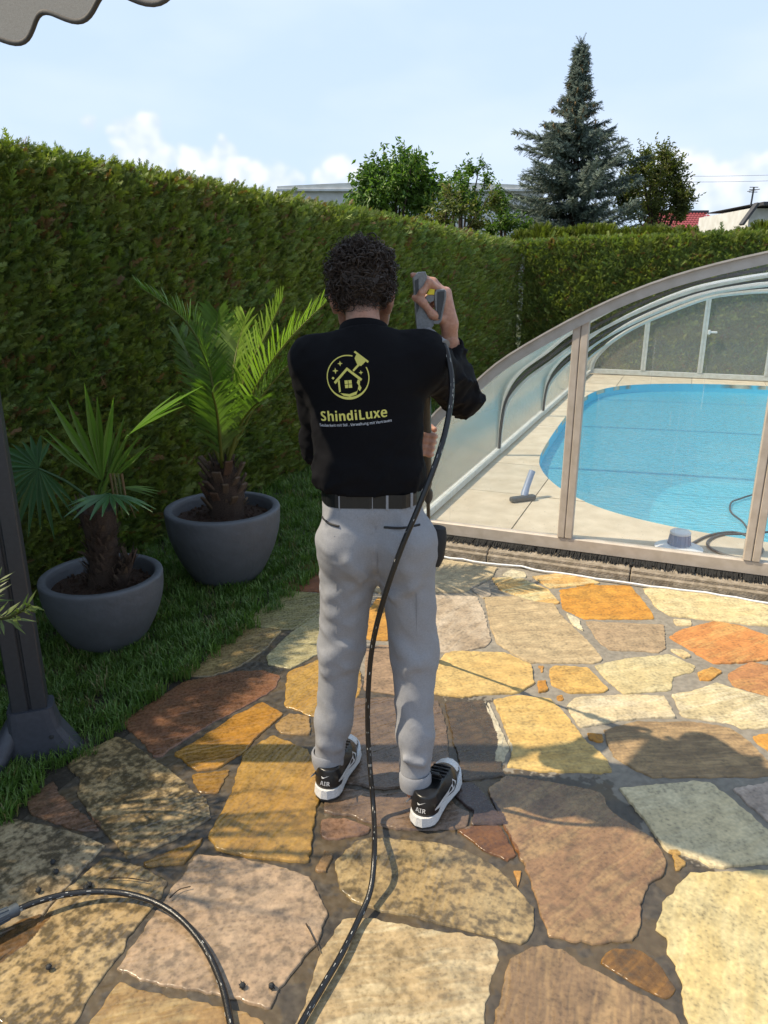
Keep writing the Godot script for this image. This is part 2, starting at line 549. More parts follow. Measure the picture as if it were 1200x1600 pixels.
# each: picture outline on the ground, main colour, vein colour (sRGB of the dry or wet stone), vein direction in degrees, grime 0-1, vein strength
func stone_table() -> Array:
	return [
		[[600,862,680,874,777,889,768,905,727,927,687,927,640,940,600,930], [226,206,166], [192,172,136], 12, 0.15, 0.7],
		[[736,923,763,909,768,932,755,937], [196,180,160], [170,160,140], 0, 0.1, 0.4],
		[[640,948,680,932,745,934,757,959,768,1004,757,1013,705,1022,670,1022,630,1000], [190,168,140], [214,198,176], 60, 0.1, 0.5],
		[[757,936,808,934,865,945,876,963,930,1015,942,1033,930,1038,826,1038,777,1008,766,981], [216,192,150], [184,160,122], 8, 0.08, 1.0],
		[[768,905,808,903,858,923,874,943,869,946,831,941,781,923], [236,222,170], [226,166,70], 20, 0.0, 0.9],
		[[784,900,800,891,820,896,823,904,808,906], [238,228,200], [214,200,160], 0, 0.0, 0.4],
		[[831,903,876,898,921,907,939,913,894,918,858,921], [236,214,158], [220,160,70], 10, 0.05, 0.9],
		[[874,923,925,915,984,916,1002,936,1020,959,1022,969,912,969,878,952], [226,166,66], [208,142,46], 8, 0.0, 0.9],
		[[885,960,905,970,911,988,894,977], [238,230,204], [214,200,160], 0, 0.0, 0.4],
		[[914,972,1038,978,1040,1017,1029,1021,952,1017,934,1004], [198,172,136], [176,150,118], 0, 0.05, 0.6],
		[[1004,921,1042,921,1132,934,1200,948,1290,962,1320,992,1200,981,1047,964,1024,950], [244,226,176], [222,198,144], 6, 0.05, 0.9],
		[[1051,969,1081,970,1081,979,1056,979], [240,222,178], [214,180,120], 0, 0.0, 0.4],
		[[1045,997,1065,986,1114,973,1155,979,1191,993,1212,1000,1225,1018,1205,1032,1155,1038,1114,1039,1074,1015], [228,172,100], [212,132,66], 30, 0.1, 0.9],
		[[1047,1017,1065,1016,1081,1027,1069,1031], [240,222,178], [214,180,120], 0, 0.0, 0.4],
		[[928,1042,975,1031,1045,1023,1087,1042,1083,1051,1051,1060,1049,1080,975,1087,948,1065], [232,216,168], [206,184,130], 15, 0.08, 0.6],
		[[858,1047,867,1042,919,1044,952,1080,939,1084,889,1085,860,1071], [232,190,108], [212,162,80], 10, 0.0, 0.9],
		[[840,1042,851,1042,847,1053], [220,165,90], [196,134,46], 10, 0.0, 0.5],
		[[839,1067,853,1065,857,1080,842,1085], [214,158,66], [196,134,46], 10, 0.0, 0.5],
		[[869,1089,880,1087,881,1096,872,1097], [214,158,66], [196,134,46], 10, 0.0, 0.5],
		[[676,1050,694,1024,718,1020,790,1023,831,1042,835,1071,808,1085,757,1087,718,1092,676,1085], [236,202,130], [216,176,104], 15, 0.15, 0.6],
		[[1090,1053,1110,1044,1128,1051,1110,1065,1092,1065], [226,176,92], [206,140,50], 40, 0.0, 0.8],
		[[1135,1056,1173,1036,1200,1042,1240,1056,1250,1085,1200,1090,1146,1074], [216,160,96], [186,124,80], 20, 0.12, 0.9],
		[[1049,1087,1087,1080,1119,1069,1200,1092,1262,1106,1262,1132,1200,1139,1159,1141,1146,1134,1065,1121], [238,222,184], [208,188,138], 15, 0.0, 1.0],
		[[884,1105,898,1092,975,1088,1038,1089,1056,1123,993,1125,930,1134,905,1139], [236,220,186], [212,190,144], 8, 0.0, 0.6],
		[[770,1096,808,1089,858,1093,885,1120,912,1156,948,1188,957,1208,939,1210,849,1208,790,1201,799,1183,790,1143], [236,202,128], [214,174,98], 8, 0.05, 0.8],
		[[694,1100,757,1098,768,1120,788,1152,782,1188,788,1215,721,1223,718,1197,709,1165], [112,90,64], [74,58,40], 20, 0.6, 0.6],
		[[762,1100,770,1114,795,1170,788,1192,778,1192,783,1156], [236,224,196], [206,190,150], 60, 0.05, 0.4],
		[[916,1147,941,1150,943,1162,921,1159], [220,160,64], [196,134,46], 10, 0.05, 0.5],
		[[943,1143,993,1129,1078,1129,1141,1138,1173,1161,1200,1192,1215,1212,1190,1217,1119,1217,1020,1217,984,1201,957,1183,948,1161], [196,164,118], [138,112,82], 4, 0.2, 1.0],
		[[1175,1152,1200,1147,1250,1160,1260,1185,1200,1175,1184,1165], [226,172,80], [206,140,50], 10, 0.0, 0.6],
		[[966,1235,1083,1224,1110,1226,1146,1255,1200,1300,1235,1330,1215,1350,1110,1359,1092,1345,1042,1334,1011,1291], [252,234,190], [232,210,162], 20, 0.12, 0.5],
		[[1144,1235,1200,1223,1290,1230,1300,1290,1230,1310,1168,1260], [206,184,164], [226,206,190], 30, 0.08, 0.6],
		[[761,1237,790,1215,876,1228,939,1242,957,1273,1020,1314,1038,1341,1040,1368,1015,1381,1002,1417,1000,1453,988,1473,925,1478,858,1466,849,1448,838,1408,817,1350,790,1302], [184,150,106], [150,112,82], 38, 0.4, 1.0],
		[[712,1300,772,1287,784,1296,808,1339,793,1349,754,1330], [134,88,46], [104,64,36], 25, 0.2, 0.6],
		[[1049,1334,1074,1350,1056,1363], [206,164,90], [180,140,70], 0, 0.1, 0.4],
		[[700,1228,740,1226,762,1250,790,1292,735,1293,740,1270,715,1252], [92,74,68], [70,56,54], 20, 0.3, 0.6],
		[[523,1350,558,1315,600,1312,690,1320,723,1329,763,1350,790,1372,813,1399,833,1421,836,1453,826,1473,813,1478,745,1460,660,1439,590,1425,555,1415,530,1390], [210,184,134], [164,136,88], 70, 0.62, 0.5],
		[[534,1438,573,1434,660,1453,714,1460,768,1469,778,1480,779,1502,766,1534,761,1570,752,1640,445,1640,475,1570,495,1500], [228,208,166], [188,158,112], 8, 0.42, 0.9],
		[[795,1502,831,1484,853,1481,885,1491,912,1511,975,1543,1020,1565,1056,1588,1075,1640,762,1640], [178,146,104], [132,106,80], 72, 0.2, 1.0],
		[[934,1505,957,1484,988,1484,1020,1498,1038,1520,1056,1547,1040,1565,1024,1559,975,1532], [176,126,52], [92,64,32], 40, 0.5, 0.8],
		[[1078,1367,1200,1363,1330,1358,1350,1640,1080,1640,1067,1561,1056,1511,1042,1493,1042,1466,1022,1455,1038,1408,1056,1390], [238,220,166], [216,190,126], 60, 0.22, 0.5],
		[[308,1338,382,1345,443,1358,484,1373,512,1427,499,1471,443,1540,423,1581,365,1562,243,1540,183,1518,200,1490,256,1410], [206,178,146], [178,148,116], 10, 0.48, 0.4],
		[[187,1537,233,1553,300,1567,350,1577,377,1583,410,1600,425,1640,130,1640,142,1595], [206,180,128], [150,110,60], 12, 0.25, 0.7],
		[[163,1342,200,1350,233,1363,265,1380,247,1410,197,1473,193,1490,167,1520,140,1563,118,1600,100,1630,20,1620,-40,1560,0,1503,50,1460,97,1400], [218,190,140], [184,152,100], 60, 0.75, 0.3],
		[[-60,1300,0,1286,26,1282,87,1295,143,1312,165,1323,100,1395,60,1440,0,1462,-60,1480,-90,1400], [218,196,156], [182,156,120], 40, 0.75, 0.3],
		[[-50,1500,0,1468,33,1446,76,1432,40,1474,0,1503,-40,1530], [150,112,66], [84,60,36], 20, 0.6, 0.5],
		[[223,1351,320,1312,288,1352,228,1357], [176,136,64], [104,74,36], 20, 0.4, 0.7],
		[[104,1200,130,1178,182,1154,204,1161,243,1191,277,1213,303,1239,323,1250,331,1280,277,1312,202,1345,173,1312,147,1286,121,1243,126,1217], [216,190,142], [176,146,98], 35, 0.9, 0.3],
		[[37,1252,82,1223,95,1243,117,1262,152,1291,156,1301,117,1299,48,1275], [146,110,84], [112,84,66], 30, 0.4, 0.6],
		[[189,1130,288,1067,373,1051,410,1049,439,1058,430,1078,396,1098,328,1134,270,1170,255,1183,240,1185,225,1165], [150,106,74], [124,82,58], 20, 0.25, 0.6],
		[[271,1180,299,1165,373,1117,410,1099,444,1117,407,1148,381,1178,338,1204,308,1207], [204,150,62], [170,118,42], 20, 0.3, 0.8],
		[[430,1135,452,1117,484,1123,485,1150,437,1148], [186,150,94], [160,124,70], 10, 0.1, 0.5],
		[[448,1053,504,1030,560,1022,566,1075,548,1112,500,1125,445,1105], [206,164,84], [178,134,58], 60, 0.25, 0.6],
		[[416,1027,454,990,486,964,512,958,538,985,530,1012,490,1027,454,1047,418,1040], [206,194,146], [166,154,112], 30, 0.2, 0.6],
		[[292,1047,329,1013,382,982,441,986,419,1013,378,1042,333,1058,297,1059], [190,164,110], [140,116,76], 25, 0.45, 0.8],
		[[389,968,446,925,504,930,520,935,515,945,459,986,396,981], [178,166,112], [144,132,90], 15, 0.2, 0.8],
		[[439,923,490,869,545,850,575,880,560,922,505,927], [156,96,52], [130,74,40], 15, 0.15, 0.5],
		[[560,1000,572,960,590,935,612,940,625,985,605,1003], [218,162,66], [190,132,50], 20, 0.1, 0.6],
		[[525,940,560,930,582,935,565,965,550,1005,530,985], [206,170,96], [180,140,70], 20, 0.2, 0.6],
		[[565,920,590,880,630,940,625,975,600,930], [196,178,140], [170,150,116], 20, 0.1, 0.6],
		[[572,1012,640,1006,672,1030,668,1086,620,1088,568,1080], [178,148,118], [150,124,98], 20, 0.12, 0.6],
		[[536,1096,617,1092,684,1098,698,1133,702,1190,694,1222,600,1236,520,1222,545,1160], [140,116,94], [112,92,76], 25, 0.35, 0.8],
		[[381,1178,427,1152,481,1174,506,1228,498,1256,490,1291,483,1351,390,1343,338,1330,325,1312,360,1247], [200,158,80], [168,126,56], 70, 0.28, 0.5],
		[[299,1213,360,1205,340,1243,312,1241], [176,132,58], [140,100,40], 10, 0.3, 0.5],
		[[512,1232,600,1244,690,1232,712,1262,734,1272,728,1298,640,1300,587,1292,543,1277,505,1272], [144,118,94], [114,92,76], 15, 0.35, 0.8],
		[[502,1282,537,1281,580,1296,577,1305,527,1314,502,1311], [164,126,98], [130,98,76], 15, 0.25, 0.6],
		[[492,1363,507,1330,520,1338,510,1367], [170,136,92], [130,98,60], 50, 0.25, 0.5],
	]

func rough_outline(poly: PackedVector2Array, step: float, amp: float, salt: float) -> PackedVector2Array:
	var out := PackedVector2Array()
	var m := poly.size()
	for k in m:
		var a := poly[k]
		var b := poly[(k + 1) % m]
		var cnt := maxi(1, int(round(a.distance_to(b) / step)))
		var nrm := (b - a).normalized().orthogonal()
		# corners softened a little towards their neighbours
		for s in cnt:
			var f := float(s) / cnt
			var p := a.lerp(b, f)
			if s == 0:
				var prev := poly[(k - 1 + m) % m]
				p = a * 0.86 + (a.move_toward(prev, 0.03) + a.move_toward(b, 0.03)) * 0.07
			var w := n_mid.get_noise_2d(p.x * 5.0 + salt, p.y * 5.0) * amp + n_fine.get_noise_2d(p.x * 1.6, p.y * 1.6 + salt) * amp * 0.6
			out.append(p + nrm * w)
	return out

func inset(poly: PackedVector2Array, by: float) -> PackedVector2Array:
	var out := PackedVector2Array()
	var m := poly.size()
	for k in m:
		var d := (poly[(k + 1) % m] - poly[(k - 1 + m) % m]).normalized()
		out.append(poly[k] + Vector2(-d.y, d.x) * by)
	return out

func stone_mesh(poly: PackedVector2Array, top: float, tilt: Vector2) -> ArrayMesh:
	# poly in (x, z), anticlockwise in that plane so that inset() goes inwards
	var c := Vector2.ZERO
	for p in poly: c += p
	c /= poly.size()
	var rings := [[poly, -0.012], [inset(poly, 0.0006), top - 0.0030], [inset(poly, 0.0022), top - 0.0008], [inset(poly, 0.0055), top]]
	var mb := MB.new()
	var m := poly.size()
	var prev := []
	for r in 4:
		var row := []
		var rp: PackedVector2Array = rings[r][0]
		for k in m:
			var p := rp[k]
			var y: float = rings[r][1]
			if r > 0:
				y += (p - c).dot(tilt) + n_mid.get_noise_2d(p.x * 2.0, p.y * 2.0 + 50.0) * 0.0022
			var d := (poly[(k + 1) % m] - poly[(k - 1 + m) % m]).normalized()
			var o := Vector3(d.y, 0, -d.x)
			var nn: Vector3 = (o * [1.0, 0.75, 0.35, 0.0][r] + Vector3.UP * [0.0, 0.5, 0.9, 1.0][r]).normalized()
			row.append(mb.vert(Vector3(p.x, y, p.y), nn, map_uv(p)))
		if r > 0:
			for k in m:
				var k2 := (k + 1) % m
				mb.i.append_array([prev[k], row[k], row[k2], prev[k], row[k2], prev[k2]])
		prev = row
	var cap: PackedVector2Array = rings[3][0]
	var tr := Geometry2D.triangulate_polygon(cap)
	if tr.is_empty(): tr = Geometry2D.triangulate_polygon(poly)
	if tr.is_empty():
		for k in m - 2: tr.append_array([0, k + 1, k + 2])
	for k in tr.size() / 3:
		mb.i.append_array([prev[tr[k * 3]], prev[tr[k * 3 + 1]], prev[tr[k * 3 + 2]]])
	return mb.mesh()

func map_uv(p: Vector2) -> Vector2:
	return Vector2((p.x - MAP_X0) * MAP_D / MAP_W, (-p.y - MAP_F0) * MAP_D / MAP_H)

func build_ground() -> void:
	# the land all round, to the horizon
	var mb := MB.new()
	# (open where the pool is sunk into it)
	var big := [G(-300, -300, -0.05), G(300, -300, -0.05), G(300, 300, -0.05), G(-300, 300, -0.05)]
	var hole := [G(-1.45, 4.3, -0.05), G(3.7, 4.3, -0.05), G(3.7, 12.9, -0.05), G(-1.45, 12.9, -0.05)]
	for k in 4:
		mb.quad(big[k], hole[k], hole[(k + 1) % 4], big[(k + 1) % 4])
	structure("ground", mb, M.far_ground)
	# bedding mortar of the terrace, wet where it has been washed
	var wet_outline := PackedVector2Array()
	for q in [[-200, 900], [420, 900], [560, 1060], [690, 1085], [760, 1095], [780, 1200], [880, 1216], [960, 1222], [985, 1270], [1020, 1310], [1075, 1345], [1110, 1372], [1095, 1420], [1090, 1540], [1085, 1640], [1000, 1900], [-400, 1900]]:
		var p := on_ground(q[0], minf(q[1], 1700))
		wet_outline.append(Vector2(p.x, p.z))
	var grain_im := noise(41, 0.03, FastNoiseLite.TYPE_SIMPLEX_SMOOTH, 6).get_seamless_image(1024, 1024)
	grain_im.convert(Image.FORMAT_L8)
	var ng := grain_im.get_data()
	var sm_im := noise(42, 0.008, FastNoiseLite.TYPE_SIMPLEX_SMOOTH, 5).get_seamless_image(1024, 1024)
	sm_im.convert(Image.FORMAT_L8)
	var ns := sm_im.get_data()
	var mw := 980
	var mh := 780
	var mcol := PackedByteArray()
	mcol.resize(mw * mh * 3)
	var mrough := PackedByteArray()
	mrough.resize(mw * mh)
	var mhgt := PackedByteArray()
	mhgt.resize(mw * mh)
	for y in mh:
		for x in mw:
			var q := Vector2(MAP_X0 + (x + 0.5) / 200.0, -(MAP_F0 + (y + 0.5) / 200.0))
			var g1 := ng[((y * 5) & 1023) * 1024 + ((x * 5) & 1023)] / 255.0
			var g2 := ns[((y * 3) & 1023) * 1024 + ((x * 3) & 1023)] / 255.0
			var q2 := q + Vector2(g2 - 0.5, g1 - 0.5) * 0.12
			var wet := Geometry2D.is_point_in_polygon(q2, wet_outline)
			var k := (0.45 + 1.1 * g1) * (0.7 + 0.6 * g2)
			mhgt[y * mw + x] = int(255.0 * g1)
			var col := Color(0.062, 0.050, 0.036) * k if wet else Color(0.20, 0.178, 0.145) * (0.55 + 0.45 * k)
			if wet and g2 > 0.58:
				col = col.lerp(Color(0.09, 0.06, 0.025), 0.5)
			col = col.linear_to_srgb()
			var o := (y * mw + x)
			mcol[o * 3] = int(clampf(col.r, 0, 1) * 255.0)
			mcol[o * 3 + 1] = int(clampf(col.g, 0, 1) * 255.0)
			mcol[o * 3 + 2] = int(clampf(col.b, 0, 1) * 255.0)
			mrough[o] = int((0.30 + 0.25 * g1 if wet else 0.9) * 255.0)
	var mm := StandardMaterial3D.new()
	mm.resource_name = "mortar"
	mm.albedo_texture = ImageTexture.create_from_image(Image.create_from_data(mw, mh, false, Image.FORMAT_RGB8, mcol))
	mm.roughness_texture = ImageTexture.create_from_image(Image.create_from_data(mw, mh, false, Image.FORMAT_L8, mrough))
	mm.texture_repeat = false
	mm.heightmap_enabled = true
	mm.heightmap_texture = ImageTexture.create_from_image(Image.create_from_data(mw, mh, false, Image.FORMAT_L8, mhgt))
	mm.heightmap_scale = 0.35
	M.mortar = mm
	mb = MB.new()
	# subdivided sheet with gentle unevenness
	var nx := 90
	var nz := 80
	for j in nz + 1:
		for k in nx + 1:
			var u := -1.74 + 8.0 * k / nx
			var v := -2.6 + 6.58 * j / nz
			var p := G(u, v)
			p.y = 0.002 + n_mid.get_noise_2d(p.x * 3.0, p.z * 3.0) * 0.003
			mb.vert(p, Vector3.UP, map_uv(Vector2(p.x, p.z)))
	for j in nz:
		for k in nx:
			var a := j * (nx + 1) + k
			mb.i.append_array([a, a + nx + 1, a + nx + 2, a, a + nx + 2, a + 1])
	var terrace := structure("terrace_paving", mb, mm, "flagstone terrace of irregular cream, orange and brown slabs with grey mortar joints")

	# the flagstones
	var table := stone_table()
	var col := PackedByteArray()
	col.resize(MAP_W * MAP_H * 3)
	col.fill(120)
	var hgt := PackedByteArray()
	hgt.resize(MAP_W * MAP_H)
	hgt.fill(128)
	var rgh := PackedByteArray()
	rgh.resize(MAP_W * MAP_H)
	rgh.fill(190)
	var polys := []
	var wets := []
	for e in table:
		var px: Array = e[0]
		var raw := PackedVector2Array()
		for k in px.size() / 2:
			var p := on_ground(px[k * 2], px[k * 2 + 1])
			raw.append(Vector2(p.x, p.z))
		var area := 0.0
		for k in raw.size():
			area += raw[k].cross(raw[(k + 1) % raw.size()])
		if area < 0.0: raw.reverse()
		polys.append(raw)
	var sr := RandomNumberGenerator.new()
	sr.seed = 99
	var smat := StandardMaterial3D.new()
	smat.resource_name = "flagstone"
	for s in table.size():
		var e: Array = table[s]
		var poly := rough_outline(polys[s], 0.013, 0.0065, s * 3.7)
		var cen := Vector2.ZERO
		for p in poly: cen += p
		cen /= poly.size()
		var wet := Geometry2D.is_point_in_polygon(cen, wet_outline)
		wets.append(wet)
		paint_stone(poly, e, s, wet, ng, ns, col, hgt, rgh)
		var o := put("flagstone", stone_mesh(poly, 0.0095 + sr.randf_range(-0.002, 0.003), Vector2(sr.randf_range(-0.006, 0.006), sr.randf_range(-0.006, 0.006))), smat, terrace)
		if e.size() > 6: o.set_meta("label", e[6])
	# the terrace goes on outside the picture: the same stones again, shifted, wherever nothing lies yet
	var all := polys.duplicate()
	for shift in [Vector2(2.45, 0.35), Vector2(2.55, -0.9), Vector2(4.6, 0.6), Vector2(-0.3, 1.15), Vector2(2.2, 1.5), Vector2(-1.3, 1.0), Vector2(0.9, 1.25)]:
		for s in table.size():
			var moved := PackedVector2Array()
			var ok := true
			for p in polys[s]:
				var q: Vector2 = p + shift
				var w := to_uv(Vector3(q.x, 0, q.y))
				if w.x < -1.8 or w.y > 3.9 or w.y < -2.3 or w.x > 5.8: ok = false
				moved.append(q)
			if not ok: continue
			for other in all:
				if Geometry2D.intersect_polygons(moved, other).size():
					ok = false
					break
			if not ok: continue
			all.append(moved)
			var poly := rough_outline(polys[s], 0.03, 0.0055, s * 3.7)
			var o := put("flagstone", stone_mesh(poly, 0.0095, Vector2.ZERO), smat, terrace)
			o.position = Vector3(shift.x, 0, shift.y)
	smat.albedo_texture = ImageTexture.create_from_image(Image.create_from_data(MAP_W, MAP_H, false, Image.FORMAT_RGB8, col))
	smat.roughness_texture = ImageTexture.create_from_image(Image.create_from_data(MAP_W, MAP_H, false, Image.FORMAT_L8, rgh))
	smat.heightmap_enabled = true
	smat.heightmap_texture = ImageTexture.create_from_image(Image.create_from_data(MAP_W, MAP_H, false, Image.FORMAT_L8, hgt))
	smat.heightmap_scale = 0.35
	smat.texture_repeat = false
	M.flagstone = smat

func paint_stone(poly: PackedVector2Array, e: Array, s: int, wet: bool, ng: PackedByteArray, ns: PackedByteArray, col: PackedByteArray, hgt: PackedByteArray, rgh: PackedByteArray) -> void:
	var c1 := Color8(e[1][0], e[1][1], e[1][2]).srgb_to_linear()
	var c2 := Color8(e[2][0], e[2][1], e[2][2]).srgb_to_linear()
	var k_alb := 0.57
	var gain := 1.0
	c2 = c2.lerp(c1, 0.3)
	c1 *= k_alb * gain
	c2 *= k_alb * gain
	var an := deg_to_rad(float(e[3]))
	var ca := cos(an)
	var sa := sin(an)
	var grime: float = e[4]
	var vein: float = e[5]
	var ox := s * 137
	var oy := s * 71
	var lo := Vector2(1e9, 1e9)
	var hi := Vector2(-1e9, -1e9)
	for p in poly:
		lo = lo.min(p)
		hi = hi.max(p)
	var y0 := clampi(int((-hi.y - MAP_F0) * MAP_D) - 3, 0, MAP_H - 1)
	var y1 := clampi(int((-lo.y - MAP_F0) * MAP_D) + 3, 0, MAP_H - 1)
	var m := poly.size()
	var thr := 0.68 - grime * 0.36
	for y in range(y0, y1 + 1):
		var fz := -(MAP_F0 + (y + 0.5) / MAP_D)
		var xs := []
		for dz in [-0.004, 0.0, 0.004]:
			var z: float = fz + dz
			for k in m:
				var a := poly[k]
				var b := poly[(k + 1) % m]
				if (a.y > z) != (b.y > z):
					xs.append(a.x + (z - a.y) / (b.y - a.y) * (b.x - a.x))
		if xs.is_empty(): continue
		var x0 := clampi(int((xs.min() - MAP_X0) * MAP_D) - 4, 0, MAP_W - 1)
		var x1 := clampi(int((xs.max() - MAP_X0) * MAP_D) + 4, 0, MAP_W - 1)
		for x in range(x0, x1 + 1):
			var lx := x * ca + y * sa
			var ly := -x * sa + y * ca
			var wob := ns[((y + oy) & 1023) * 1024 + ((x + ox) & 1023)]
			var st := ns[(int(ly * 3.2 + wob * 0.16 + oy) & 1023) * 1024 + (int(lx * 0.42 + ox) & 1023)] / 255.0
			var st2 := ng[(int(ly * 4.6 + wob * 0.12 + ox) & 1023) * 1024 + (int(lx * 0.5 + oy) & 1023)] / 255.0
			var gr := ng[((y * 5 + oy) & 1023) * 1024 + ((x * 5 + ox) & 1023)] / 255.0
			var md := ng[((y + ox) & 1023) * 1024 + ((x + oy) & 1023)] / 255.0
			var cl := wob / 255.0
			var f := clampf(0.5 + (st - 0.5) * 1.9 * vein + (st2 - 0.5) * 1.9 * vein + (cl - 0.5) * 1.8, 0.0, 1.0)
			var r := lerpf(c1.r, c2.r, f)
			var g := lerpf(c1.g, c2.g, f)
			var b := lerpf(c1.b, c2.b, f)
			var k := 1.0 + (gr - 0.5) * 0.62 + (md - 0.5) * 0.60 + (cl - 0.5) * 0.4
			# grime: dark algae and soil in the pores, patchy with a grain of its own
			var gm := ns[((y * 3 + ox) & 1023) * 1024 + ((x * 3 + oy) & 1023)] / 255.0
			var gf := ns[((y * 9 + oy) & 1023) * 1024 + ((x * 9 + ox) & 1023)] / 255.0
			var gp := clampf(((gm * 0.5 + md * 0.25 + gf * 0.25) - thr) * 3.6 + (gr - 0.5) * 1.5 + (gf - 0.5) * 1.2, 0.0, 1.0)
			if grime > 0.0:
				gp *= minf(1.0, grime * 1.5)
				r = lerpf(r, 0.034, gp * 0.84)
				g = lerpf(g, 0.026, gp * 0.84)
				b = lerpf(b, 0.015, gp * 0.84)
			# pits
			if gr < 0.24 and md < 0.52:
				k *= 0.78
			r = clampf(r * k, 0.0, 0.9)
			g = clampf(g * k, 0.0, 0.9)
			b = clampf(b * k, 0.0, 0.9)
			var o := y * MAP_W + x
			col[o * 3] = int(pow(r, 0.4545) * 255.0)
			col[o * 3 + 1] = int(pow(g, 0.4545) * 255.0)
			col[o * 3 + 2] = int(pow(b, 0.4545) * 255.0)
			hgt[o] = int(clampf(0.5 + (st - 0.5) * 1.3 * vein + (st2 - 0.5) * 0.8 * vein + (gr - 0.5) * 0.22 + (md - 0.5) * 0.3, 0.0, 1.0) * 255.0)
			rgh[o] = int(clampf((0.30 if wet else 0.78) + (gr - 0.5) * 0.5 - (0.12 if gp > 0.5 and wet else 0.0), 0.1, 1.0) * 255.0)

# ---------------------------------------------------------------- hedges
func spray_mesh(seed_: int) -> ArrayMesh:
	# one flat branchlet of a thuja: unit length along y, scale leaves as narrow lozenges
	var r := RandomNumberGenerator.new()
	r.seed = seed_
	var mb := MB.new()
	for k in 8:
		var y := 0.08 + k * 0.11
		for sd in [-1.0, 1.0]:
			var ln := (0.40 - 0.03 * k) * r.randf_range(0.75, 1.15)
			var an := r.randf_range(0.55, 0.85)
			var a := Vector3(0, y + r.randf_range(-0.02, 0.02), 0)
			var d := Vector3(sd * sin(an), cos(an), r.randf_range(-0.35, 0.35)).normalized()
			var w := Vector3(-d.y, d.x, 0) * 0.034
			var b := a + d * ln
			var m := a + d * ln * 0.45
			mb.quad(a, m + w, b, m - w)
	mb.quad(Vector3(0, 0, 0), Vector3(0.05, 0.55, 0), Vector3(0, 1.05, 0.02), Vector3(-0.05, 0.55, 0))
	return mb.mesh()

func spray_basis(d: Vector3, size: float, r: RandomNumberGenerator) -> Basis:
	var y := d.normalized()
	var x := y.cross(Vector3(r.randf_range(-1, 1), r.randf_range(-1, 1), r.randf_range(-1, 1))).normalized()
	return Basis(x * size, y * size, x.cross(y) * size)

func hedge_tint(p: Vector3, r: RandomNumberGenerator) -> Color:
	# old foliage, fresh growth and dead sprays mixed alike over the whole hedge
	var k := r.randf_range(0.65, 1.35)
	var g := Color(0.140, 0.205, 0.056)
	var m := n_mid.get_noise_3d(p.x * 0.5, p.y * 0.5, p.z * 0.5)
	g = g.lerp(Color(0.185, 0.222, 0.048), clampf(0.5 + m * 1.2, 0, 1))
	if r.randf() < 0.2: g = g.lerp(Color(0.22, 0.25, 0.05), r.randf_range(0.3, 0.9))
	if r.randf() < 0.035 + clampf(n_mid.get_noise_3d(p.x * 0.9 + 40.0, p.y * 0.9, p.z * 0.9) - 0.26, 0.0, 1.0) * 1.9:
		g = Color(0.20, 0.115, 0.05)
	return g * k

